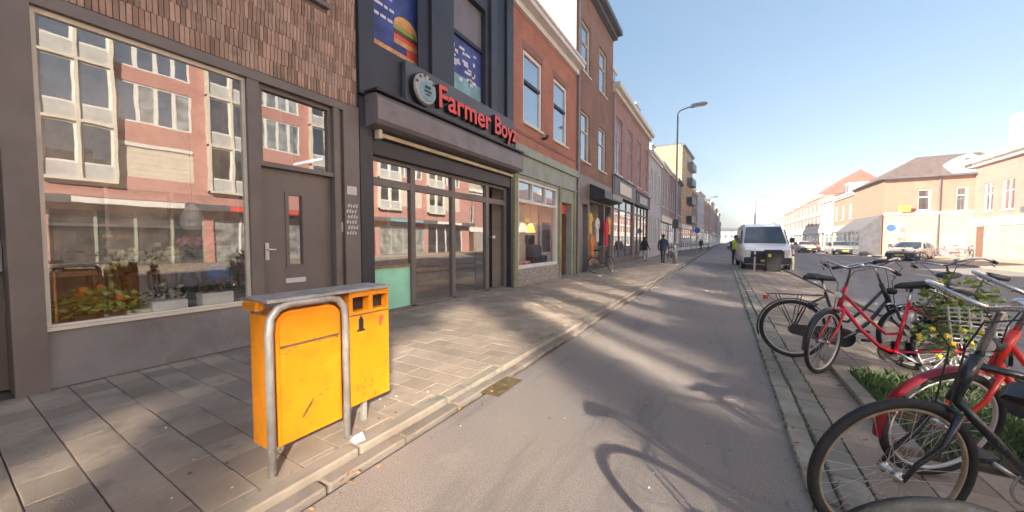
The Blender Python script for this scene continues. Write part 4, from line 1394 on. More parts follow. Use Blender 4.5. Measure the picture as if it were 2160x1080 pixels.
for i, (wm, lb_, hh, rf_, wd) in enumerate(cfgr):
    right_house(yy, yy + wd, 'terraced_house', lb_, hh, wm, rows=((4.2, 6.1),) if hh < 8 else ((3.9, 5.3), (6.2, 7.6)), cols=spread(wd, max(2, wd // 3), 1.2, .8), frame='white_paint', pane='curtain_pane',
                cornice=(.4, .35, 'white_paint'), roof=('pitch', 2.4 if i != 2 else 3.6, rf_), shop=dict(h=3.3, fascia='white_paint', frame='white_paint', bays=max(3, int(wd // 3)), pane='curtain_pane'),
                bands=((3.45, 5.6), .45, 'white_paint') if i in (2, 3, 4) else None, chimneys=((1.0, -4.2, .8, 2.9, 'cream_render'),) if i % 2 == 0 else (), dormers=((wd * .5, 1.5, 1.5, 'white_paint'),) if i % 2 == 0 and i != 2 else ())
    yy += wd + .02
# a low block closing the view far down the street
house('distant_block', 'pale distant block where the street ends', facade_T((-8, 330), (1, 0), (0, -1)), 40, 9, 'grey_render', rows=((4, 6),), cols=spread(40, 10, 1.5, 1), roof=('pitch', 2.5, 'slate'), group='far end of the street')


# ------------------------------------------------------------------ street furniture
# twin litter bin in its galvanised frame
bn = thing('litter_bin', 'scratched yellow litter bin in a galvanised hoop frame at the kerb', 'litter bin', (-2.36, 1.29, PAVE_Z), 'yellow bins at the kerb')
x0, ya, yb = -2.275, 1.045, 1.535
hoop = [(x0, ya, PAVE_Z - .02), (x0, ya, .9), (x0, ya + .01, .99), (x0, ya + .05, 1.045), (x0, ya + .11, 1.065), (x0, yb - .11, 1.065), (x0, yb - .05, 1.045), (x0, yb - .01, .99), (x0, yb, .9), (x0, yb, PAVE_Z - .02)]
MB().tube(hoop, .024, 10).build('hoop_frame', 'galvanised', bn, True)
body = MB()
def rounded(y0, y1, z0, z1, r, n=5):
    pts = [(y0, z0), (y1, z0)]
    pts += [(y1 - r + r * math.sin(a), z1 - r + r * math.cos(a)) for a in [math.pi / 2 * (1 - k / n) for k in range(n + 1)]]
    pts += [(y0 + r - r * math.sin(a), z1 - r + r * math.cos(a)) for a in [math.pi / 2 * k / n for k in range(n + 1)]]
    return pts
body.prism(rounded(ya + .038, yb - .03, .20, 1.02, .09), 0, x0 - .24, x0 - .012)
body.build('bin_body', 'bin_yellow', bn)
lidp = MB().prism(rounded(ya + .058, yb - .048, .815, .998, .075), 0, x0 - .012, x0 + .004)
MB().prism(rounded(ya + .058, yb - .048, .235, .80, .01), 0, x0 - .012, x0 + .002).build('door_panel', 'bin_yellow', bn)
lidp.build('lid_panel', 'bin_yellow', bn)
MB().box(x0 - .005, x0 + .0025, ya + .06, yb - .05, .799, .816).build('panel_gap', 'grime', bn)
sidep = MB().bbox(x0 - .26, x0 - .245, ya - .0, ya + .03, .19, .90, .003)
MB().prism([(x0 - .25, .18), (x0 - .05, .18), (x0 - .05, 1.0), (x0 - .25, 1.0)], 1, ya + .012, ya + .036).build('side_plate', 'bin_yellow', bn)
MB().bbox(x0 - .27, x0 + .02, ya - .01, 1.925, 1.085, 1.104, .006).build('top_plate', 'galvanised', bn)
MB().bbox(x0 - .275, x0 - .1, ya - .02, ya + .03, 1.03, 1.083, .01).build('end_cap', 'bin_yellow', bn)
sc1 = MB()
for k in range(46):
    z = random.choice([.80, .81, .79]) + random.gauss(0, .012) if k < 26 else random.uniform(.25, .8)
    y = random.uniform(ya + .07, yb - .07)
    sz = random.uniform(.003, .013)
    sc1.quad((x0 + .005, y, z), (x0 + .005, y + sz * random.uniform(1, 4), z + random.gauss(0, .006)), (x0 + .005, y + sz, z + sz * .6))
for (y, z) in ((1.24, .36), (1.26, .385), (1.28, .41)):
    sc1.quad((x0 + .005, y - .02, z - .03), (x0 + .005, y + .015, z + .02), (x0 + .005, y + .022, z + .016), (x0 + .005, y - .008, z - .035))
struct(sc1.build('scuff_marks', 'grime', bn), 'stuff')
# second bin with the two slots, its own posts
bn2 = thing('litter_bin', 'yellow bin with two dark slots, joined behind the hooped bin', 'litter bin', (-2.4, 1.8, PAVE_Z), 'yellow bins at the kerb')
y0, y1 = 1.57, 1.915
b = MB()
slots = [(y0 + .03, y0 + .165, .935, 1.04), (y0 + .20, y0 + .335, .935, 1.04)]
Tb = facade_T((x0 - .005, 0), (0, 1), (1, 0))
q = MB(Tb)
holed(q, y0, y1, .25, 1.08, slots, .07, 0)
q.quad((y0, 0, .25), (y0, -.24, .25), (y0, -.24, 1.08), (y0, 0, 1.08)).quad((y1, 0, .25), (y1, -.24, .25), (y1, -.24, 1.08), (y1, 0, 1.08))
q.quad((y0, 0, .25), (y1, 0, .25), (y1, -.24, .25), (y0, -.24, .25)).quad((y0, -.24, .25), (y1, -.24, .25), (y1, -.24, 1.08), (y0, -.24, 1.08)).quad((y0, 0, 1.08), (y1, 0, 1.08), (y1, -.24, 1.08), (y0, -.24, 1.08))
q.build('bin_body', 'bin_yellow', bn2)
for s in slots:
    MB(Tb).box(s[0], s[1], -.075, -.07, s[2], s[3]).build('slot', 'black_trim', bn2)
MB(Tb).box(y0 + .005, y1 - .005, .0015, .003, .905, .915).build('panel_gap', 'grime', bn2)
st = MB(Tb)
for k in range(60):
    yq, zq = random.uniform(y0 + .02, y1 - .02), .25 + abs(random.gauss(0, .12))
    s_ = random.uniform(.003, .014)
    st.quad((yq, .0012, zq), (yq + s_, .0012, zq + random.gauss(0, .003)), (yq + s_ * .4, .0012, zq + s_ * random.uniform(.5, 2.5)))
struct(st.build('scuff_marks', 'grime', bn2), 'stuff')
MB(Tb).add([(y0 + .075, .002, .80), (y0 + .115, .002, .80), (y0 + .115, .002, .87), (y0 + .095, .002, .905), (y0 + .075, .002, .87)], [(0, 1, 2, 3, 4)]).box(y0 + .06, y0 + .13, .0015, .002, .785, .80).build('pictogram', 'black_trim', bn2)
MB(Tb).add([(y0 + .25, .002, .80), (y0 + .27, .002, .79), (y0 + .30, .002, .86), (y0 + .28, .002, .88), (y0 + .25, .002, .87)], [(0, 1, 2, 3, 4)]).build('pictogram', 'sign_red', bn2)
MB().bbox(x0 - .14, x0 - .10, 1.74, 1.78, PAVE_Z - .02, .25, .005).build('post', 'galvanised', bn2)

# lamp post
lp = thing('lamp_post', 'tall grey street lamp with curved arm at the pavement edge', 'street lamp', (-2.5, 23.8, PAVE_Z))
MB().lathe([(.13, 0), (.13, .9), (.09, 1.0), (.08, 3.0), (.065, 3.05), (.045, 8.9)], (-2.5, 23.8, PAVE_Z), 12).build('pole', 'lamp_grey', lp, True)
MB().tube([(-2.5, 23.8, 8.85), (-2.5, 23.8, 9.1), (-2.38, 23.8, 9.25), (-2.0, 23.8, 9.35), (-1.7, 23.8, 9.38)], .04, 8).build('arm', 'lamp_grey', lp)
hd = MB()
hd.prism([(-1.8, 9.33), (-.95, 9.40), (-.95, 9.45), (-1.1, 9.50), (-1.7, 9.50), (-1.8, 9.45)], 1, 23.66, 23.94)
hd.build('lamp_head', 'lamp_grey', lp)
MB().box(-1.6, -1.05, 23.7, 23.9, 9.325, 9.345).build('lens', 'pot_white', lp)
MB().bbox(-2.68, -2.32, 23.60, 23.64, 2.2, 2.75, .01).build('notice_plate', 'slate', lp)
pp = thing('signal_pole', 'thin grey pole standing behind the white van', 'pole', (2.9, 46, .0))
MB().lathe([(.07, 0), (.06, 5.6), (.09, 5.62), (.09, 5.75)], (2.9, 46, -.03), 10).build('shaft', 'lamp_grey', pp)
for i, (x, y, m_, lb_) in enumerate(((1.32, 20.45, 'cloth_white', 'white striped bollard in front of the van'), (2.93, 21.6, 'petal_cream', 'pale yellow bollard at the road-side corner of the van'))):
    t = thing('bollard', lb_, 'bollard', (x, y, .03))
    MB().lathe([(.04, 0), (.04, .95), (.03, 1.0), (.01, 1.02)], (x, y, .03), 12).build('post', m_, t)
    MB().lathe([(.043, 0), (.043, .10)], (x, y, .7), 12).build('collar', 'black_trim', t)


for i, (x, y, lb_, m_) in enumerate(((12.7, 44.0, 'round blue traffic sign on a thin post at the far kerb', 'blue_cloth'), (12.8, 66, 'small white traffic sign on a post far along the right row', 'cloth_white'), (-2.45, 44, 'small blue parking sign on the left pavement past the lamp', 'blue_cloth'))):
    t = thing('traffic_sign', lb_, 'traffic sign', (x, y, .06))
    MB().lathe([(.035, 0), (.035, 2.9)], (x, y, .05), 8).build('post', 'galvanised', t)
    MB().lathe([(.30, -.012), (.30, .012)], (x, y - .05, 2.6), 20, 'y').build('sign_disc', m_, t)
lp2 = thing('lamp_post', 'thin street lamp far down the left pavement past the ochre block', 'street lamp', (-2.3, 74, PAVE_Z))
MB().lathe([(.12, 0), (.12, .9), (.08, 1.0), (.045, 8.9)], (-2.3, 74, PAVE_Z), 10).build('pole', 'lamp_grey', lp2, True)
MB().tube([(-2.3, 74, 8.85), (-2.2, 74, 9.2), (-1.5, 74, 9.35)], .035, 8).build('arm', 'lamp_grey', lp2)
MB().bbox(-1.6, -.9, 73.9, 74.1, 9.3, 9.42, .02).build('lamp_head', 'lamp_grey', lp2)


# ------------------------------------------------------------------ bicycles
def bicycle(label, at, heading, lean=0.0, steer=0.0, paint='bike_black', wall='grey_wall', style='step', rack=True, chaincase='bike_black', fender='bike_black', basket=None, flowers=False, bar='swept', lamp=True, R_=.345, group='bicycles parked across the strip beside the lane'):
    t = mover('bicycle', label, 'bicycle', at, (lean, 0, heading), group)
    ra, fa_ = Vector((-.52, 0, R_)), Vector((.56, 0, R_))
    ht, hb = Vector((.30, 0, .93)), Vector((.365, 0, .72))
    ax = (hb - ht).normalized()
    rot = Matrix.Rotation(steer, 3, -ax)

    def S(x, y, z):
        return tuple(ht + rot @ (Vector((x, y, z)) - ht))
    bb, st = Vector((-.06, 0, .29)), Vector((-.205, 0, .80))

    def wheel(c, name, TT):
        w = MB(TT).ring(c, R_ - .021, .022, 48, 8, flat=.9).build(name, 'rubber', t, True)
        MB(TT).ring(c, R_ - .049, .009, 48, 6, flat=1.2).build('rim', wall, w, True)
        sp = MB(TT)
        for k in range(32):
            a = 2 * math.pi * k / 32
            a2 = a + (.35 if k % 4 < 2 else -.35)
            o = .03 if k % 2 else -.03
            sp.tube([(c[0] + .022 * math.cos(a2), o, c[2] + .022 * math.sin(a2)), (c[0] + (R_ - .05) * math.cos(a), 0, c[2] + (R_ - .05) * math.sin(a))], .0012, 4, cap=False)
        sp.build('spokes', 'steel', w)
        MB(TT).lathe([(.012, -.055), (.012, -.035), (.026, -.034), (.026, -.028), (.016, -.026), (.016, .026), (.026, .028), (.026, .034), (.012, .035), (.012, .055)], c, 12, 'y').build('hub', 'chrome', w, True)
        return w

    wheel(tuple(ra), 'rear_wheel', None)
    wheel(tuple(fa_), 'front_wheel', S)
    fr = MB()
    fr.tube([ht, hb], .023, 10).tube([bb, st], .017, 10)
    if style == 'step':
        fr.tube([hb + Vector((-.01, 0, .03)), (.20, 0, .50), (.06, 0, .34), bb], .019, 10)
        fr.tube([ht + Vector((.02, 0, -.07)), (.14, 0, .62), (.0, 0, .47), bb + (st - bb) * .38], .016, 10)
    else:
        fr.tube([hb + Vector((-.005, 0, .02)), bb], .019, 10).tube([ht + Vector((.012, 0, -.04)), st + Vector((.006, 0, -.03))], .016, 10)
    for s in (-1, 1):
        fr.tube([bb + Vector((-.02, .025 * s, 0)), ra + Vector((.12, .05 * s, 0)), ra + Vector((0, .055 * s, 0))], .010, 8)
        fr.tube([st + Vector((.01, .012 * s, -.04)), ra + Vector((.12, .045 * s, .28)), ra + Vector((0, .055 * s, 0))], .008, 8)
    fr.tube([(bb.x, -.035, bb.z), (bb.x, .035, bb.z)], .024, 12)
    fr.build('frame', paint, t, True)
    fk = MB(S)
    cr = hb + ax * .035
    fk.tube([cr + Vector((0, -.05, 0)), cr + Vector((0, .05, 0))], .014, 8)
    for s in (-1, 1):
        fk.tube([cr + Vector((0, .05 * s, 0)), cr + ax * .16 + Vector((0, .052 * s, 0)), fa_ + Vector((-.045, .052 * s, .08)), fa_ + Vector((0, .052 * s, 0))], [.014, .013, .010, .009], 8)
    fk.build('fork', paint, t, True)
    # mudguards
    def guard(c, a0, a1, TT, name):
        g = MB(TT)
        n = 26
        vs = []
        for i in range(n + 1):
            a = a0 + (a1 - a0) * i / n
            for (dr, y) in ((.016, -.028), (.026, -.016), (.030, 0), (.026, .016), (.016, .028)):
                q = R_ + dr
                vs.append((c[0] + q * math.cos(a), y, c[2] + q * math.sin(a)))
        fs = [(i * 5 + k, (i + 1) * 5 + k, (i + 1) * 5 + k + 1, i * 5 + k + 1) for i in range(n) for k in range(4)]
        g.add(vs, fs)
        e = a1 if TT is None else a0 * .0 + a1
        for s in (-1, 1):
            g.tube([(c[0], .05 * s, c[2]), (c[0] + (R_ + .02) * math.cos(e - .5 * (1 if a1 > a0 else -1)), .026 * s, c[2] + (R_ + .02) * math.sin(e - .5 * (1 if a1 > a0 else -1)))], .003, 5)
        g.build(name, fender, t, True)
    if fender:
        guard(ra, R(38), R(195), None, 'rear_mudguard')
        guard(fa_, R(125), R(-10), S, 'front_mudguard')
    # saddle
    sd = MB()
    secs = [(-.15, .085, .965, .03), (-.12, .115, .985, .045), (-.05, .10, .98, .045), (.03, .05, .97, .04), (.10, .03, .965, .035), (.14, .018, .955, .02)]
    ring_ = []
    for (x, hw_, z, th) in secs:
        for k in range(10):
            a = 2 * math.pi * k / 10
            ring_.append((st.x - .04 + x, hw_ * math.cos(a), z + th * math.sin(a) * (1 if math.sin(a) > 0 else .8)))
    fs = [(i * 10 + k, i * 10 + (k + 1) % 10, (i + 1) * 10 + (k + 1) % 10, (i + 1) * 10 + k) for i in range(5) for k in range(10)] + [tuple(range(10)), tuple(range(50, 60))]
    sd.add(ring_, fs).build('saddle', 'black_plastic', t, True)
    MB().tube([st + Vector((.02, 0, -.06)), st + Vector((-.03, 0, .15))], .013, 8).build('seat_post', 'chrome', t, True)
    # handlebar
    hbm = MB(S)
    stem_top = ht + Vector((-.055, 0, .19))
    hbm.tube([ht + ax * -.0, stem_top, stem_top + Vector((.05, 0, .015))], .013, 8)
    cl = stem_top + Vector((.05, 0, .015))
    ends = []
    for s in (-1, 1):
        if bar == 'swept':
            pts = [cl, cl + Vector((.03, .08 * s, .03)), cl + Vector((.035, .18 * s, .055)), cl + Vector((-.03, .265 * s, .05)), cl + Vector((-.13, .295 * s, .02)), cl + Vector((-.27, .30 * s, -.01))]
        else:
            pts = [cl, cl + Vector((.0, .12 * s, .01)), cl + Vector((-.01, .2 * s, .02)), cl + Vector((-.04, .29 * s, .02)), cl + Vector((-.055, .33 * s, .02))]
        hbm.tube(pts, .0115, 8)
        ends.append((pts[-2], pts[-1]))
    hb_o = hbm.build('handlebar', 'chrome', t, True)
    for (p, q) in ends:
        d = (q - p)
        MB(S).tube([q - d * .85 if bar == 'swept' else q - d.normalized() * .11, q + d.normalized() * .012], .0185, 10).build('grip', 'black_plastic', hb_o, True)
        MB(S).tube([q - d.normalized() * .16 + Vector((.03, 0, -.02)), q - d.normalized() * .02 + Vector((.05, 0, -.045))], .006, 6).build('brake_lever', 'chrome', hb_o, True)
    MB(S).blob(cl + Vector((.0, .09, .05)), .03, 10, 6, (1, 1, .8)).build('bell', 'chrome', hb_o, True)
    if lamp:
        lm = MB(S).lathe([(.015, -.05), (.035, -.03), (.042, .02), (.038, .03)], ht + Vector((.10, 0, -.08)), 12, 'x').build('head_lamp', 'black_plastic', t, True)
        MB(S).lathe([(.037, .0301), (.02, .036)], ht + Vector((.10, 0, -.08)), 12, 'x').build('lens', 'pot_white', lm)
    # drive
    cr_ = MB()
    cr_.ring((bb.x, -.045, bb.z), .085, .006, 28, 6)
    for k in range(5):
        a = k * 2 * math.pi / 5
        cr_.tube([(bb.x, -.045, bb.z), (bb.x + .083 * math.cos(a), -.045, bb.z + .083 * math.sin(a))], .006, 6)
    for s, a in ((-1, .6), (1, .6 + math.pi)):
        e = Vector((bb.x + .17 * math.cos(a), .075 * s, bb.z + .17 * math.sin(a)))
        cr_.tube([(bb.x, .06 * s, bb.z), e], .010, 8)
    co_ = cr_.build('crankset', 'steel', t, True)
    for s, a in ((-1, .6), (1, .6 + math.pi)):
        e = Vector((bb.x + .17 * math.cos(a), .075 * s, bb.z + .17 * math.sin(a)))
        MB().bbox(e.x - .045, e.x + .045, e.y + (.015 if s > 0 else -.105), e.y + (.105 if s > 0 else -.015), e.z - .014, e.z + .014, .004).build('pedal', 'black_plastic', co_)
    if chaincase:
        pts = [(bb.x + .11 * math.cos(a), bb.z + .11 * math.sin(a)) for a in [R(-90 + 18 * k) for k in range(11)]] + [(ra.x + .06 * math.cos(a), ra.z + .06 * math.sin(a)) for a in [R(90 + 18 * k) for k in range(11)]]
        MB().prism(pts, 1, -.066, -.034).build('chain_case', chaincase, t)
    else:
        ch = MB()
        ch.tube([(bb.x, -.045, bb.z + .085), (ra.x, -.045, ra.z + .04)], .004, 5).tube([(bb.x, -.045, bb.z - .085), (ra.x + .02, -.045, ra.z - .10), (ra.x, -.045, ra.z - .04)], .004, 5)
        ch.lathe([(.045, -.052), (.045, -.04), (.03, -.036)], (ra.x, 0, ra.z), 16, 'y')
        ch.build('chain', 'black_plastic', t)
    if rack:
        rk = MB()
        z = 2 * R_ + .07
        for s in (-1, 1):
            rk.tube([(-.22, .05 * s, z + .01), (-.30, .065 * s, z), (-.74, .065 * s, z), (-.78, .04 * s, z)], .006, 6)
            rk.tube([(-.45, .065 * s, z), (ra.x, .06 * s, ra.z + .01)], .005, 6).tube([(-.68, .065 * s, z), (ra.x, .06 * s, ra.z + .01)], .005, 6)
        for x in (-.30, -.45, -.60, -.74):
            rk.tube([(x, -.065, z), (x, .065, z)], .005, 6)
        rko = rk.build('luggage_rack', fender or 'bike_black', t, True)
        MB().bbox(-.815, -.78, -.05, .05, z - .075, z - .025, .006).build('rear_light', 'reflector_red', rko)
    MB().ring((0, 0, 0), .05, .011, 14, 6, a0=R(-50), a1=R(230), plane='xy').build('frame_lock', 'black_plastic', t).matrix_local = Matrix.Translation((ra.x + .20, 0, ra.z + .29)) @ Matrix.Rotation(R(-38), 4, 'Y') @ Matrix.Rotation(R(90), 4, 'Z')
    MB().tube([bb + Vector((-.10, .03, -.02)), bb + Vector((-.20, .14, -.285))], .009, 6).build('kickstand', 'steel', t)
    cb = MB(S).tube([cl + Vector((-.02, .2, .04)), cl + Vector((.14, .1, -.02)), cl + Vector((.10, .03, -.16)), hb + Vector((.04, .03, 0))], .0035, 5).tube([cl + Vector((-.02, -.2, .04)), cl + Vector((.15, -.1, -.03)), cl + Vector((.09, -.03, -.18)), hb + Vector((.03, -.03, -.02))], .0035, 5)
    cb.build('cable', 'black_plastic', t)
    if basket == 'rear':
        z = 2 * R_ + .08
        bk = MB()
        for s in (-1, 1):
            for k in range(9):
                zz = z - .02 - .04 * k
                bk.tube([(-.74, .09 * s, zz), (-.74, .22 * s, zz), (-.36, .22 * s, zz), (-.36, .09 * s, zz), (-.74, .09 * s, zz)], .007, 5)
            for x in (-.74, -.66, -.58, -.50, -.43, -.36):
                bk.tube([(x, .222 * s, z), (x, .222 * s, z - .34)], .009, 5)
        bk.build('pannier_basket', 'wicker_grey', t)
    if basket == 'front':
        bk = MB(S)
        o = ht + Vector((.20, 0, .0))
        for k in range(7):
            zz = .04 * k - .03
            g = .10 + .012 * k
            bk.tube([o + Vector((-g, -g * 1.4, zz)), o + Vector((g, -g * 1.4, zz)), o + Vector((g, g * 1.4, zz)), o + Vector((-g, g * 1.4, zz))], .006, 5, closed=True)
        for k in range(20):
            a = k / 20 * 2 * math.pi
            ex, ey = max(-1, min(1, 1.3 * math.cos(a))), max(-1, min(1, 1.3 * math.sin(a)))
            bk.tube([o + Vector((.10 * ex, .14 * ey, -.03)), o + Vector((.172 * ex, .24 * ey, .21))], .005, 5)
        bk.build('front_basket', 'steel', t)
    if flowers:
        z = 2 * R_ + .1
        struct(MB().leaves((-.42, .12, z - .22), (.15, .12, .15), 330, .065).build('garland_leaves', 'leaf_green', t), 'stuff')
        struct(MB().leaves((-.60, -.08, z + .10), (.11, .13, .07), 300, .075).build('garland_sprigs', 'leaf_lime', t), 'stuff')
        f = MB()
        for _ in range(12):
            f.blob((random.gauss(-.36, .12), .24 + random.gauss(0, .03), z - .30 + random.gauss(0, .07)), .022, 7, 5, jit=.25)
        struct(f.build('garland_blossoms', 'petal_yellow', t), 'stuff')
    return t


def park(front=None, rear=None, heading=0.0, z=.04):
    h = R(heading)
    d = Vector((math.cos(h), math.sin(h), 0))
    p = Vector((*front, 0)) - d * .56 if front else Vector((*rear, 0)) + d * .52
    return (p.x, p.y, z), h


a, h = park(rear=(.76, 5.40), heading=8)
bicycle('black city bicycle with light-rimmed rear wheel next to the lane kerb', a, h, R(-6), R(15), 'bike_black', 'grey_wall', 'step')
a, h = park(front=(.92, 4.86), heading=190)
bicycle('red step-through bicycle with turned front wheel and flower-decked rear panniers', a, h, R(12), R(48), 'bike_red', 'grey_wall', 'step', chaincase='bike_black', basket='rear', flowers=True)
a, h = park(front=(1.10, 3.08), heading=196)
bicycle('bright red bicycle with swept chrome handlebar beside the grass bed', a, h, R(-7), R(14), 'bike_orange_red', 'grey_wall', 'step', fender='fender_red', chaincase=None)
a, h = park(front=(.66, 2.27), heading=203)
bicycle('black bicycle with tan-rimmed front wheel overhanging the kerb', a, h, R(-6), R(6), 'bike_black', 'tan_wall', 'diamond', rack=False, chaincase=None, fender=None, lamp=False, R_=.365)
a, h = park(front=(2.2, 5.7), heading=250)
bicycle('dark navy bicycle at the road side of the strip behind the flower panniers', a, h, R(5), R(-12), 'bike_navy', 'grey_wall', 'step')
a, h = park(rear=(.56, 1.50), heading=14)
bicycle('bicycle with tan rims parked beside the black one, rear wheel to the lane', a, h, R(4), 0, 'bike_navy', 'tan_wall', 'diamond', rack=False, chaincase=None, fender=None, bar='flat', lamp=False)
bicycle('black bicycle leaning by the clothes shop doorway', (-4.62, 15.75, PAVE_Z), R(62), R(-5), R(20), 'bike_black', 'grey_wall', 'step', group='bicycles by the shops')
bicycle('dark bicycle parked on the pavement near the lamp post', (-3.0, 26.5, PAVE_Z), R(80), R(4), R(10), 'bike_navy', 'grey_wall', 'step', group='bicycles by the shops')
bicycle('navy bicycle standing before the silver car across the road', (11.4, 36.0, -.035), R(150), R(4), R(10), 'bike_navy', 'grey_wall', 'step', group='bicycles across the road')
bicycle('black bicycle standing on the far pavement before the red building', (16.6, 42.2, .062), R(80), R(4), R(10), 'bike_black', 'grey_wall', 'step', group='bicycles across the road')


bicycle('black bicycle against the white ground floor of the hip-roofed house', (15.6, 47.2, .062), R(8), R(4), R(10), 'bike_black', 'grey_wall', 'step', group='bicycles across the road')
bicycle('red bicycle beside the black one at the hip-roofed house', (17.3, 46.8, .062), R(170), R(-4), R(10), 'bike_red', 'grey_wall', 'step', group='bicycles across the road')


# ------------------------------------------------------------------ vehicles (front towards -y in their own space)
def car(name, label, cat, at, rotz, st, paint, screen, sides, wheels, wr, lamps, grille, plate=True, bumper='black_plastic', rear=None, group=None, mirrors=True):
    t = mover(name, label, cat, at, (0, 0, rotz), group)
    b = MB()
    rings = []
    for (y, zb, zbelt, zt, hw, wt) in st:
        half = [(0, zb), (hw * .9, zb), (hw, zb + .14), (hw * 1.01, (zb + zbelt) / 2), (hw * .985, zbelt), (wt + (hw - wt) * .12, zt - (zt - zbelt) * .14), (wt * .9, zt - .012), (0, zt)]
        ring_ = [(x, y, z) for x, z in half] + [(-x, y, z) for x, z in reversed(half[1:-1])]
        rings += ring_
    n = 14
    fs = [(i * n + k, i * n + (k + 1) % n, (i + 1) * n + (k + 1) % n, (i + 1) * n + k) for i in range(len(st) - 1) for k in range(n)]
    fs += [tuple(range(n)), tuple(reversed(range((len(st) - 1) * n, len(st) * n)))]
    b.add(rings, fs).build('body', paint, t)

    def slab(pts, off, m, nm, par=t):
        P = [Vector(p) for p in pts]
        nn = (P[1] - P[0]).cross(P[2] - P[0]).normalized() * off
        k = len(P)
        return MB().add([tuple(p - nn) for p in P] + [tuple(p + nn) for p in P], [tuple(range(k)), tuple(range(k, 2 * k))] + [(i, (i + 1) % k, (i + 1) % k + k, i + k) for i in range(k)]).build(nm, m, par)
    (yb, zb_, wb), (yt, zt_, wt_) = screen
    slab([(-wb, yb, zb_), (wb, yb, zb_), (wt_, yt, zt_), (-wt_, yt, zt_)], .022, 'car_glass', 'windscreen')
    if rear:
        (yb, zb_, wb), (yt, zt_, wt_) = rear
        slab([(-wb, yb, zb_), (wb, yb, zb_), (wt_, yt, zt_), (-wt_, yt, zt_)], .022, 'car_glass', 'rear_window')
    for s in (-1, 1):
        for poly in sides:
            slab([(s * x, y, z) for (x, y, z) in poly], .018, 'car_glass', 'side_window')
        for y in wheels:
            w = MB().lathe([(wr * .72, -.10), (wr * .97, -.095), (wr, -.06), (wr, .06), (wr * .97, .095), (wr * .72, .10)], (s * (st[2][4] - .10), y, wr), 22, 'x').build('wheel', 'rubber', t, True)
            MB().lathe([(wr * .70, -.105), (wr * .55, -.09), (wr * .2, -.1), (wr * .2, .1), (wr * .55, .09), (wr * .70, .105)], (s * (st[2][4] - .10), y, wr), 16, 'x').build('rim', 'steel', w)
            arch = MB().ring((0, 0, 0), wr * 1.09, .03, 16, 6, a0=R(0), a1=R(180)).build('wheel_arch', 'black_plastic', t)
            arch.location = (s * (st[2][4] + .004), y, wr)
            arch.rotation_euler = (0, 0, R(90))
        (lx, ly, lz, lw, lh) = lamps
        MB().bbox(s * lx - lw / 2, s * lx + lw / 2, ly - .03, ly + .15, lz - lh / 2, lz + lh / 2, .015).build('headlight', 'chrome', t)
        if mirrors:
            yb, zb_, wb = screen[0]
            MB().bbox(s * (st[2][4] + .13) - .09, s * (st[2][4] + .13) + .09, yb + .12, yb + .22, zb_ + .02, zb_ + .26, .02).build('mirror', 'black_plastic', t)
    gx, gy, gz0, gz1 = grille
    MB().bbox(-gx, gx, gy - .02, gy + .1, gz0, gz1, .012).build('grille', 'black_plastic', t)
    MB().bbox(-st[1][4] * .98, st[1][4] * .98, st[0][0] - .09, st[0][0] + .25, st[0][1] - .03, st[0][1] + .27, .03).build('bumper', bumper, t)
    if plate:
        MB().box(-.26, .26, st[0][0] - .105, st[0][0] - .092, st[0][1] + .06, st[0][1] + .17).build('number_plate', 'plate_yellow', t)
    return t


van_st = [(0, .38, .80, .98, .86, .82), (.10, .30, .95, 1.12, .95, .90), (.45, .28, 1.05, 1.22, 1.0, .93), (1.0, .28, 1.12, 1.32, 1.02, .93), (1.75, .28, 1.2, 2.16, 1.02, .84), (2.15, .28, 1.25, 2.34, 1.02, .84), (3.5, .28, 1.25, 2.38, 1.02, .86), (5.2, .28, 1.25, 2.36, 1.02, .86), (5.32, .34, 1.25, 2.28, 1.0, .83)]
car('white_van', 'white delivery van with black bumper parked facing us on the strip', 'van', (1.84, 20.9, .0), R(2), van_st, 'van_white', ((.98, 1.34, .88), (1.74, 2.17, .74)),
    [[(1.015, 1.3, 1.30), (1.02, 2.2, 1.30), (.90, 2.2, 2.05), (.915, 1.75, 2.0)]], (.85, 4.3), .34, (.76, .0, .90, .22, .24), (.66, -.03, .56, .96))
sed = [(0, .32, .55, .66, .74, .70), (.12, .24, .62, .74, .82, .76), (.7, .20, .74, .86, .86, .78), (1.25, .20, .84, .93, .87, .76), (2.0, .20, .88, 1.42, .87, .60), (2.6, .20, .90, 1.47, .87, .60), (3.3, .20, .90, 1.40, .87, .60), (3.95, .22, .90, 1.0, .86, .72), (4.2, .30, .86, .95, .80, .70)]
sed_side = [[(.865, 1.55, .93), (.87, 2.35, .95), (.70, 2.35, 1.36), (.715, 1.98, 1.30)], [(.87, 2.45, .95), (.865, 3.5, .97), (.705, 3.2, 1.32), (.70, 2.45, 1.37)]]
sed_kw = dict(screen=((1.32, .98, .70), (1.98, 1.38, .55)), sides=sed_side, wheels=(.78, 3.35), wr=.31, lamps=(.60, .02, .58, .26, .14), grille=(.35, .04, .38, .56), rear=((3.86, 1.06, .66), (3.35, 1.36, .54)))
car('parked_car', 'silver hatchback parked at the far kerb before the white ground floor', 'car', (11.35, 37.4, -.04), R(-32), sed, 'car_silver', group='cars along the far kerb', **sed_kw)
car('parked_car', 'cream car parked far down beside the right row', 'car', (9.2, 57.0, -.04), R(4), sed, 'car_cream', group='cars along the far kerb', **sed_kw)
car('parked_car', 'dark red car parked right behind the cream car', 'car', (10.6, 62.5, -.04), R(3), sed, 'car_red', group='cars along the far kerb', **sed_kw)
car('parked_car', 'grey car parked by the glazed annexe', 'car', (11.2, 50.5, -.04), R(2), sed, 'car_silver', group='cars along the far kerb', **sed_kw)
car('parked_car', 'small distant silver car standing on the left side of the street', 'car', (1.6, 72, -.04), R(0), sed, 'car_silver', group='cars far down the street', **sed_kw)
car('parked_car', 'small distant dark car behind the far silver one', 'car', (2.1, 86, -.04), R(0), sed, 'car_blue', group='cars far down the street', **sed_kw)


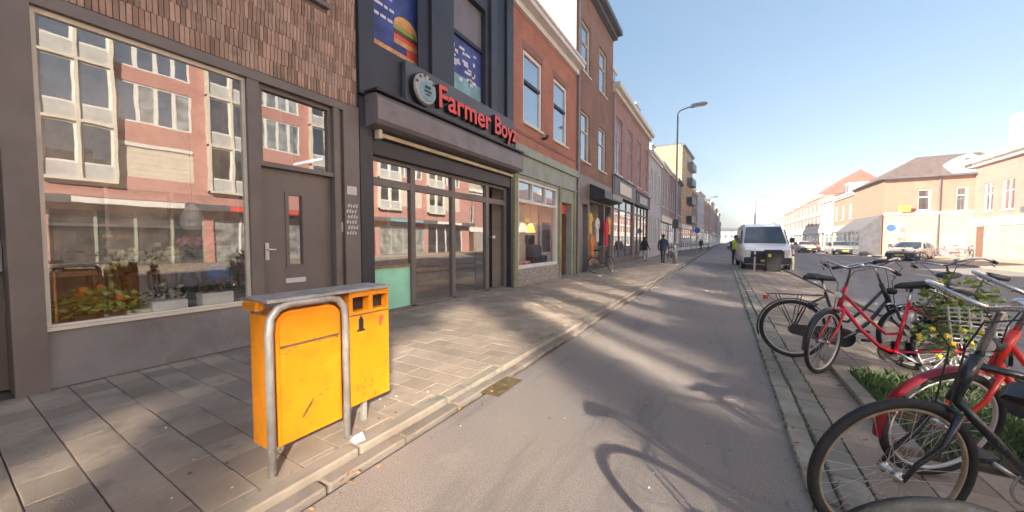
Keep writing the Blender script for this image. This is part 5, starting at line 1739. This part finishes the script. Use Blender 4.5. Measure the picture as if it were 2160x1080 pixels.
# ------------------------------------------------------------------ wheelie bin
wb_ = thing('wheelie_bin', 'dark grey wheeled refuse bin standing in front of the white van', 'wheelie bin', (1.98, 19.95, .035))
wx, wy = 1.98, 19.95
MB().add([(wx - .24, wy - .27, .10), (wx + .24, wy - .27, .10), (wx + .24, wy + .22, .10), (wx - .24, wy + .22, .10), (wx - .30, wy - .34, .95), (wx + .30, wy - .34, .95), (wx + .30, wy + .34, .95), (wx - .30, wy + .34, .95)],
         [(0, 1, 2, 3), (0, 1, 5, 4), (1, 2, 6, 5), (2, 3, 7, 6), (3, 0, 4, 7), (4, 5, 6, 7)]).build('bin_body', 'black_plastic', wb_)
MB().bbox(wx - .32, wx + .32, wy - .37, wy + .36, .952, 1.04, .03).build('lid', 'black_plastic', wb_)
MB().tube([(wx - .25, wy + .36, .98), (wx - .25, wy + .44, 1.0), (wx + .25, wy + .44, 1.0), (wx + .25, wy + .36, .98)], .016, 8).build('handle', 'black_plastic', wb_)
for q in (-1, 1):
    MB().lathe([(.06, -.03), (.10, -.028), (.10, .028), (.06, .03)], (wx + q * .27, wy + .22, .135), 16, 'x').build('wheel', 'rubber', wb_)
MB().box(wx - .22, wx - .1, wy - .345, wy - .335, .72, .86).build('sticker', 'plate_yellow', wb_)


# ------------------------------------------------------------------ people
def person(label, at, rotz, top, legs, stride=.18, hgt=1.74, vest=None, bag=None, arm=.1, coat=False):
    t = mover('person', label, 'person', at, (0, 0, rotz))
    k = hgt / 1.74
    V, E_, Rd = [], [], []

    def v(p, r):
        V.append(Vector(p) * k); Rd.append(r * k); return len(V) - 1

    def chain(start, pts):
        last = start
        for p, r in pts:
            n_ = v(p, r); E_.append((last, n_)); last = n_
        return last
    pelvis = v((0, 0, .95), .145)
    chest = chain(pelvis, [((0, .01, 1.12), .13), ((0, .02, 1.30), .155)])
    neck = chain(chest, [((0, .03, 1.46), .085), ((0, .0, 1.53), .058)])
    chain(neck, [((0, -.02, 1.61), .085), ((0, -.015, 1.68), .082)])
    for s in (-1, 1):
        f = stride * s
        chain(pelvis, [((.10 * s, 0, .86), .105), ((.10 * s, -f * .55 - .02, .50), .068), ((.10 * s, -f + .02, .12), .048), ((.10 * s, -f, .05), .045), ((.11 * s, -f - .15, .035), .034)])
        sh = chain(chest, [((.19 * s, .02, 1.37), .075)])
        el = chain(sh, [((.25 * s, .05 + arm * s, 1.10), .053)])
        wr_ = chain(el, [((.26 * s, -.06 + arm * s * 1.5, .86), .036), ((.26 * s, -.085 + arm * s * 1.6, .80), .034)])
        for q in range(4):
            chain(wr_, [((.26 * s + .010 * (q - 1.5), -.10 + arm * s * 1.6 + .012 * (q - 1.5), .755), .010), ((.255 * s + .010 * (q - 1.5), -.115 + arm * s * 1.6 + .013 * (q - 1.5), .71 + .006 * abs(q - 1.5)), .008)])
        chain(wr_, [((.25 * s, -.125 + arm * s * 1.6, .785), .010), ((.245 * s, -.145 + arm * s * 1.6, .755), .008)])
    me = bpy.data.meshes.new('body')
    me.from_pydata([tuple(p) for p in V], E_, [])
    tmp = bpy.data.objects.new('body', me)
    COL.objects.link(tmp)
    sk = tmp.modifiers.new('skin', 'SKIN')
    sk.use_smooth_shade = True
    for i, sv in enumerate(me.skin_vertices[0].data):
        sv.radius = (Rd[i], Rd[i] * (.8 if i < 3 else 1))
        sv.use_root = i == 0
    ss = tmp.modifiers.new('sub', 'SUBSURF'); ss.levels = 1; ss.render_levels = 1
    dg = bpy.context.evaluated_depsgraph_get()
    me2 = bpy.data.meshes.new_from_object(tmp.evaluated_get(dg))
    bpy.data.objects.remove(tmp)
    me2.materials.clear()
    for m_ in (legs, top, 'skin', 'black_plastic'):
        me2.materials.append(M[m_])
    for p in me2.polygons:
        c = p.center / k
        i = 0
        if c.z > 1.52 or (c.z < .82 and abs(c.x) > .2):
            i = 2
        elif c.z > .97 or abs(c.x) > .215:
            i = 1
        elif c.z < .085:
            i = 3
        p.material_index = i
        p.use_smooth = True
    link('body', me2, t)
    MB().blob((0, .012 * k, 1.66 * k), .108 * k, 12, 8, (.88, 1.0, 1.0)).blob((0, .06 * k, 1.60 * k), .085 * k, 10, 6, (1, .7, 1.1)).build('hair', 'hair', t, True)
    face = MB()
    face.blob((0, -.107 * k, 1.615 * k), .016 * k, 6, 4, (.8, 1, 1.3))
    face.build('nose', 'skin', t, True)
    eyes = MB()
    for s in (-1, 1):
        eyes.blob((.032 * s * k, -.092 * k, 1.645 * k), .009 * k, 6, 4)
    eyes.box(-.022 * k, .022 * k, -.104 * k, -.09 * k, 1.568 * k, 1.575 * k)
    eyes.build('eyes_and_mouth', 'hair', t)
    for s in (-1, 1):
        MB().blob((.088 * s * k, .0, 1.63 * k), .022 * k, 6, 5, (.4, .8, 1.2)).build('ear', 'skin', t, True)
    if coat:
        c = MB()
        prof = [(.20, .80), (.19, 1.0), (.175, 1.15), (.20, 1.34), (.12, 1.47)]
        n = 16
        vs = [(r * 1.12 * math.cos(2 * math.pi * q / n) * k, (r * .82 * math.sin(2 * math.pi * q / n) + .01) * k, z * k) for r, z in prof for q in range(n)]
        c.add(vs, [(i * n + q, i * n + (q + 1) % n, (i + 1) * n + (q + 1) % n, (i + 1) * n + q) for i in range(len(prof) - 1) for q in range(n)])
        c.build('coat', top, t, True)
    if vest:
        c = MB()
        prof = [(.18, .92), (.175, 1.1), (.20, 1.3), (.19, 1.40), (.11, 1.48)]
        n = 16
        vs = [(r * 1.1 * math.cos(2 * math.pi * q / n) * k, (r * .86 * math.sin(2 * math.pi * q / n) + .01) * k, z * k) for r, z in prof for q in range(n)]
        c.add(vs, [(i * n + q, i * n + (q + 1) % n, (i + 1) * n + (q + 1) % n, (i + 1) * n + q) for i in range(len(prof) - 1) for q in range(n)])
        c.build('safety_vest', vest, t, True)
    if bag:
        bg_ = thing_local = MB().bbox(.22 * k, .46 * k, -.16 * k, .02 * k, .36 * k, .70 * k, .02)
        o = bg_.build('carried_bag', bag)
        o.matrix_world = Matrix.Translation(at) @ Matrix.Rotation(rotz, 4, 'Z')
        tag(o, 'pale carrier bag held by the pedestrian in the black coat', 'bag')
    return t


person('pedestrian in dark navy jacket walking away near the lamp post', (-3.2, 23.9, PAVE_Z), R(175), 'cloth_navy', 'cloth_black', .2, 1.8, coat=True)
person('pedestrian in short black coat and pale trousers by the shop windows', (-4.6, 25.6, PAVE_Z), R(150), 'cloth_black', 'cloth_pale', .16, 1.66, coat=True, bag='cloth_white')
person('worker in yellow safety vest standing behind the white van', (.66, 25.4, .0), R(10), 'cloth_navy', 'cloth_black', .08, 1.78, vest='hi_vis')
person('distant dark-clothed pedestrian far along the left pavement', (-2.9, 61.5, PAVE_Z), R(180), 'cloth_black', 'cloth_black', .15, 1.75, coat=True)
person('distant pedestrian in grey on the road beyond the van', (4.6, 44.0, -.04), R(20), 'cloth_pale', 'cloth_black', .1, 1.72)

# ------------------------------------------------------------------ drain
dg_ = thing('gutter_drain', 'rusty iron drain grate set in the gutter beyond the yellow bins', 'drain', (-1.9, 2.95, .004))
MB().box(-1.96, -1.76, 2.72, 3.18, .002, .008).build('frame', 'grime', dg_)
for q in range(9):
    MB().box(-1.94, -1.78, 2.74 + .048 * q, 2.766 + .048 * q, .008, .014).build('bar', 'grime', dg_)

# ------------------------------------------------------------------ small litter
lt = MB()
lt.add([(-2.20, 1.50, .064), (-2.13, 1.49, .066), (-2.11, 1.56, .068), (-2.17, 1.58, .10), (-2.22, 1.55, .07)], [(0, 1, 2, 3), (0, 3, 4), (1, 2, 3)])
lt.add([(-2.18, 1.51, .09), (-2.12, 1.52, .075), (-2.14, 1.57, .095)], [(0, 1, 2)])
tag(lt.build('crumpled_tissue', 'litter_white'), 'crumpled white tissue on the kerb below the yellow bins', 'litter')
sp = MB()
for k in range(26):
    x, y = random.uniform(-3.6, -2.22), random.uniform(.6, 2.4)
    s_ = random.uniform(.004, .013)
    sp.box(x, x + s_, y, y + s_ * random.uniform(.6, 1.6), PAVE_Z - .001, PAVE_Z + .006)
for k in range(36):
    x, y = random.uniform(-2.0, -1.4) if k % 2 else random.uniform(-1.9, .4), random.uniform(1.2, 9)
    s_ = random.uniform(.003, .009)
    sp.box(x, x + s_, y, y + s_, 0, .004)
struct(sp.build('paper_scraps', 'litter_white'), 'stuff')
gm = MB()
for k in range(200):
    x, y = random.uniform(-5.3, -2.25), random.uniform(.2, 14)
    r_ = random.uniform(.004, .013)
    gm.add([(x + r_ * math.cos(a_) * random.uniform(.7, 1.2), y + r_ * math.sin(a_) * random.uniform(.7, 1.2), PAVE_Z + .006) for a_ in [2 * math.pi * q / 8 for q in range(8)]], [tuple(range(8))])
struct(gm.build('chewing_gum_spots', 'grime'), 'stuff')
wd_ = MB()
for k in range(700):      # moss and weeds along the wall foot, the kerb and the bin's feet
    e = random.random()
    if e < .4:
        x, y = XF + .05 + abs(random.gauss(0, .02)), random.uniform(.1, 16)
    elif e < .8:
        x, y = -2.2 + random.gauss(0, .008), random.uniform(.5, 14)
    else:
        x, y = -5.4 + .3 * random.randint(1, 10) + random.gauss(0, .004), random.uniform(.2, 7)
    h = random.uniform(.008, .03); a_ = random.uniform(0, 6.28)
    wd_.add([(x - .004, y, PAVE_Z), (x + .004, y, PAVE_Z), (x + math.cos(a_) * h * .6, y + math.sin(a_) * h * .6, PAVE_Z + h)], [(0, 1, 2)])
struct(wd_.build('joint_weeds', 'grass_blade'), 'stuff')
lv = MB()
for k in range(260):
    x = random.choice([-1.95, -1.90, -1.85, -2.02, .43, .60, 1.0]) + random.gauss(0, .05)
    y = random.uniform(1.0, 12)
    lv.leaves((x, y, .018 if x < .4 else .045), (.01, .01, .002), 1, random.uniform(.02, .045), .1)
struct(lv.build('fallen_leaves', 'dead_leaf'), 'stuff')

# ------------------------------------------------------------------ bright thin haze in the street
hz = MB().box(-70, 70, -75, 420, -1.1, 18.5).build('haze', None)
struct(hz, 'stuff')
hz['label'] = 'pale sunlit haze along the street'
hm = bpy.data.materials.new('haze')
hm.use_nodes = True
hn = hm.node_tree
hn.nodes.clear()
ho = hn.nodes.new('ShaderNodeOutputMaterial')
hv = hn.nodes.new('ShaderNodeVolumePrincipled')
hv.inputs['Color'].default_value = (.93, .95, 1, 1)
hv.inputs['Density'].default_value = .0026
hn.links.new(hv.outputs[0], ho.inputs['Volume'])
hz.data.materials.append(hm)
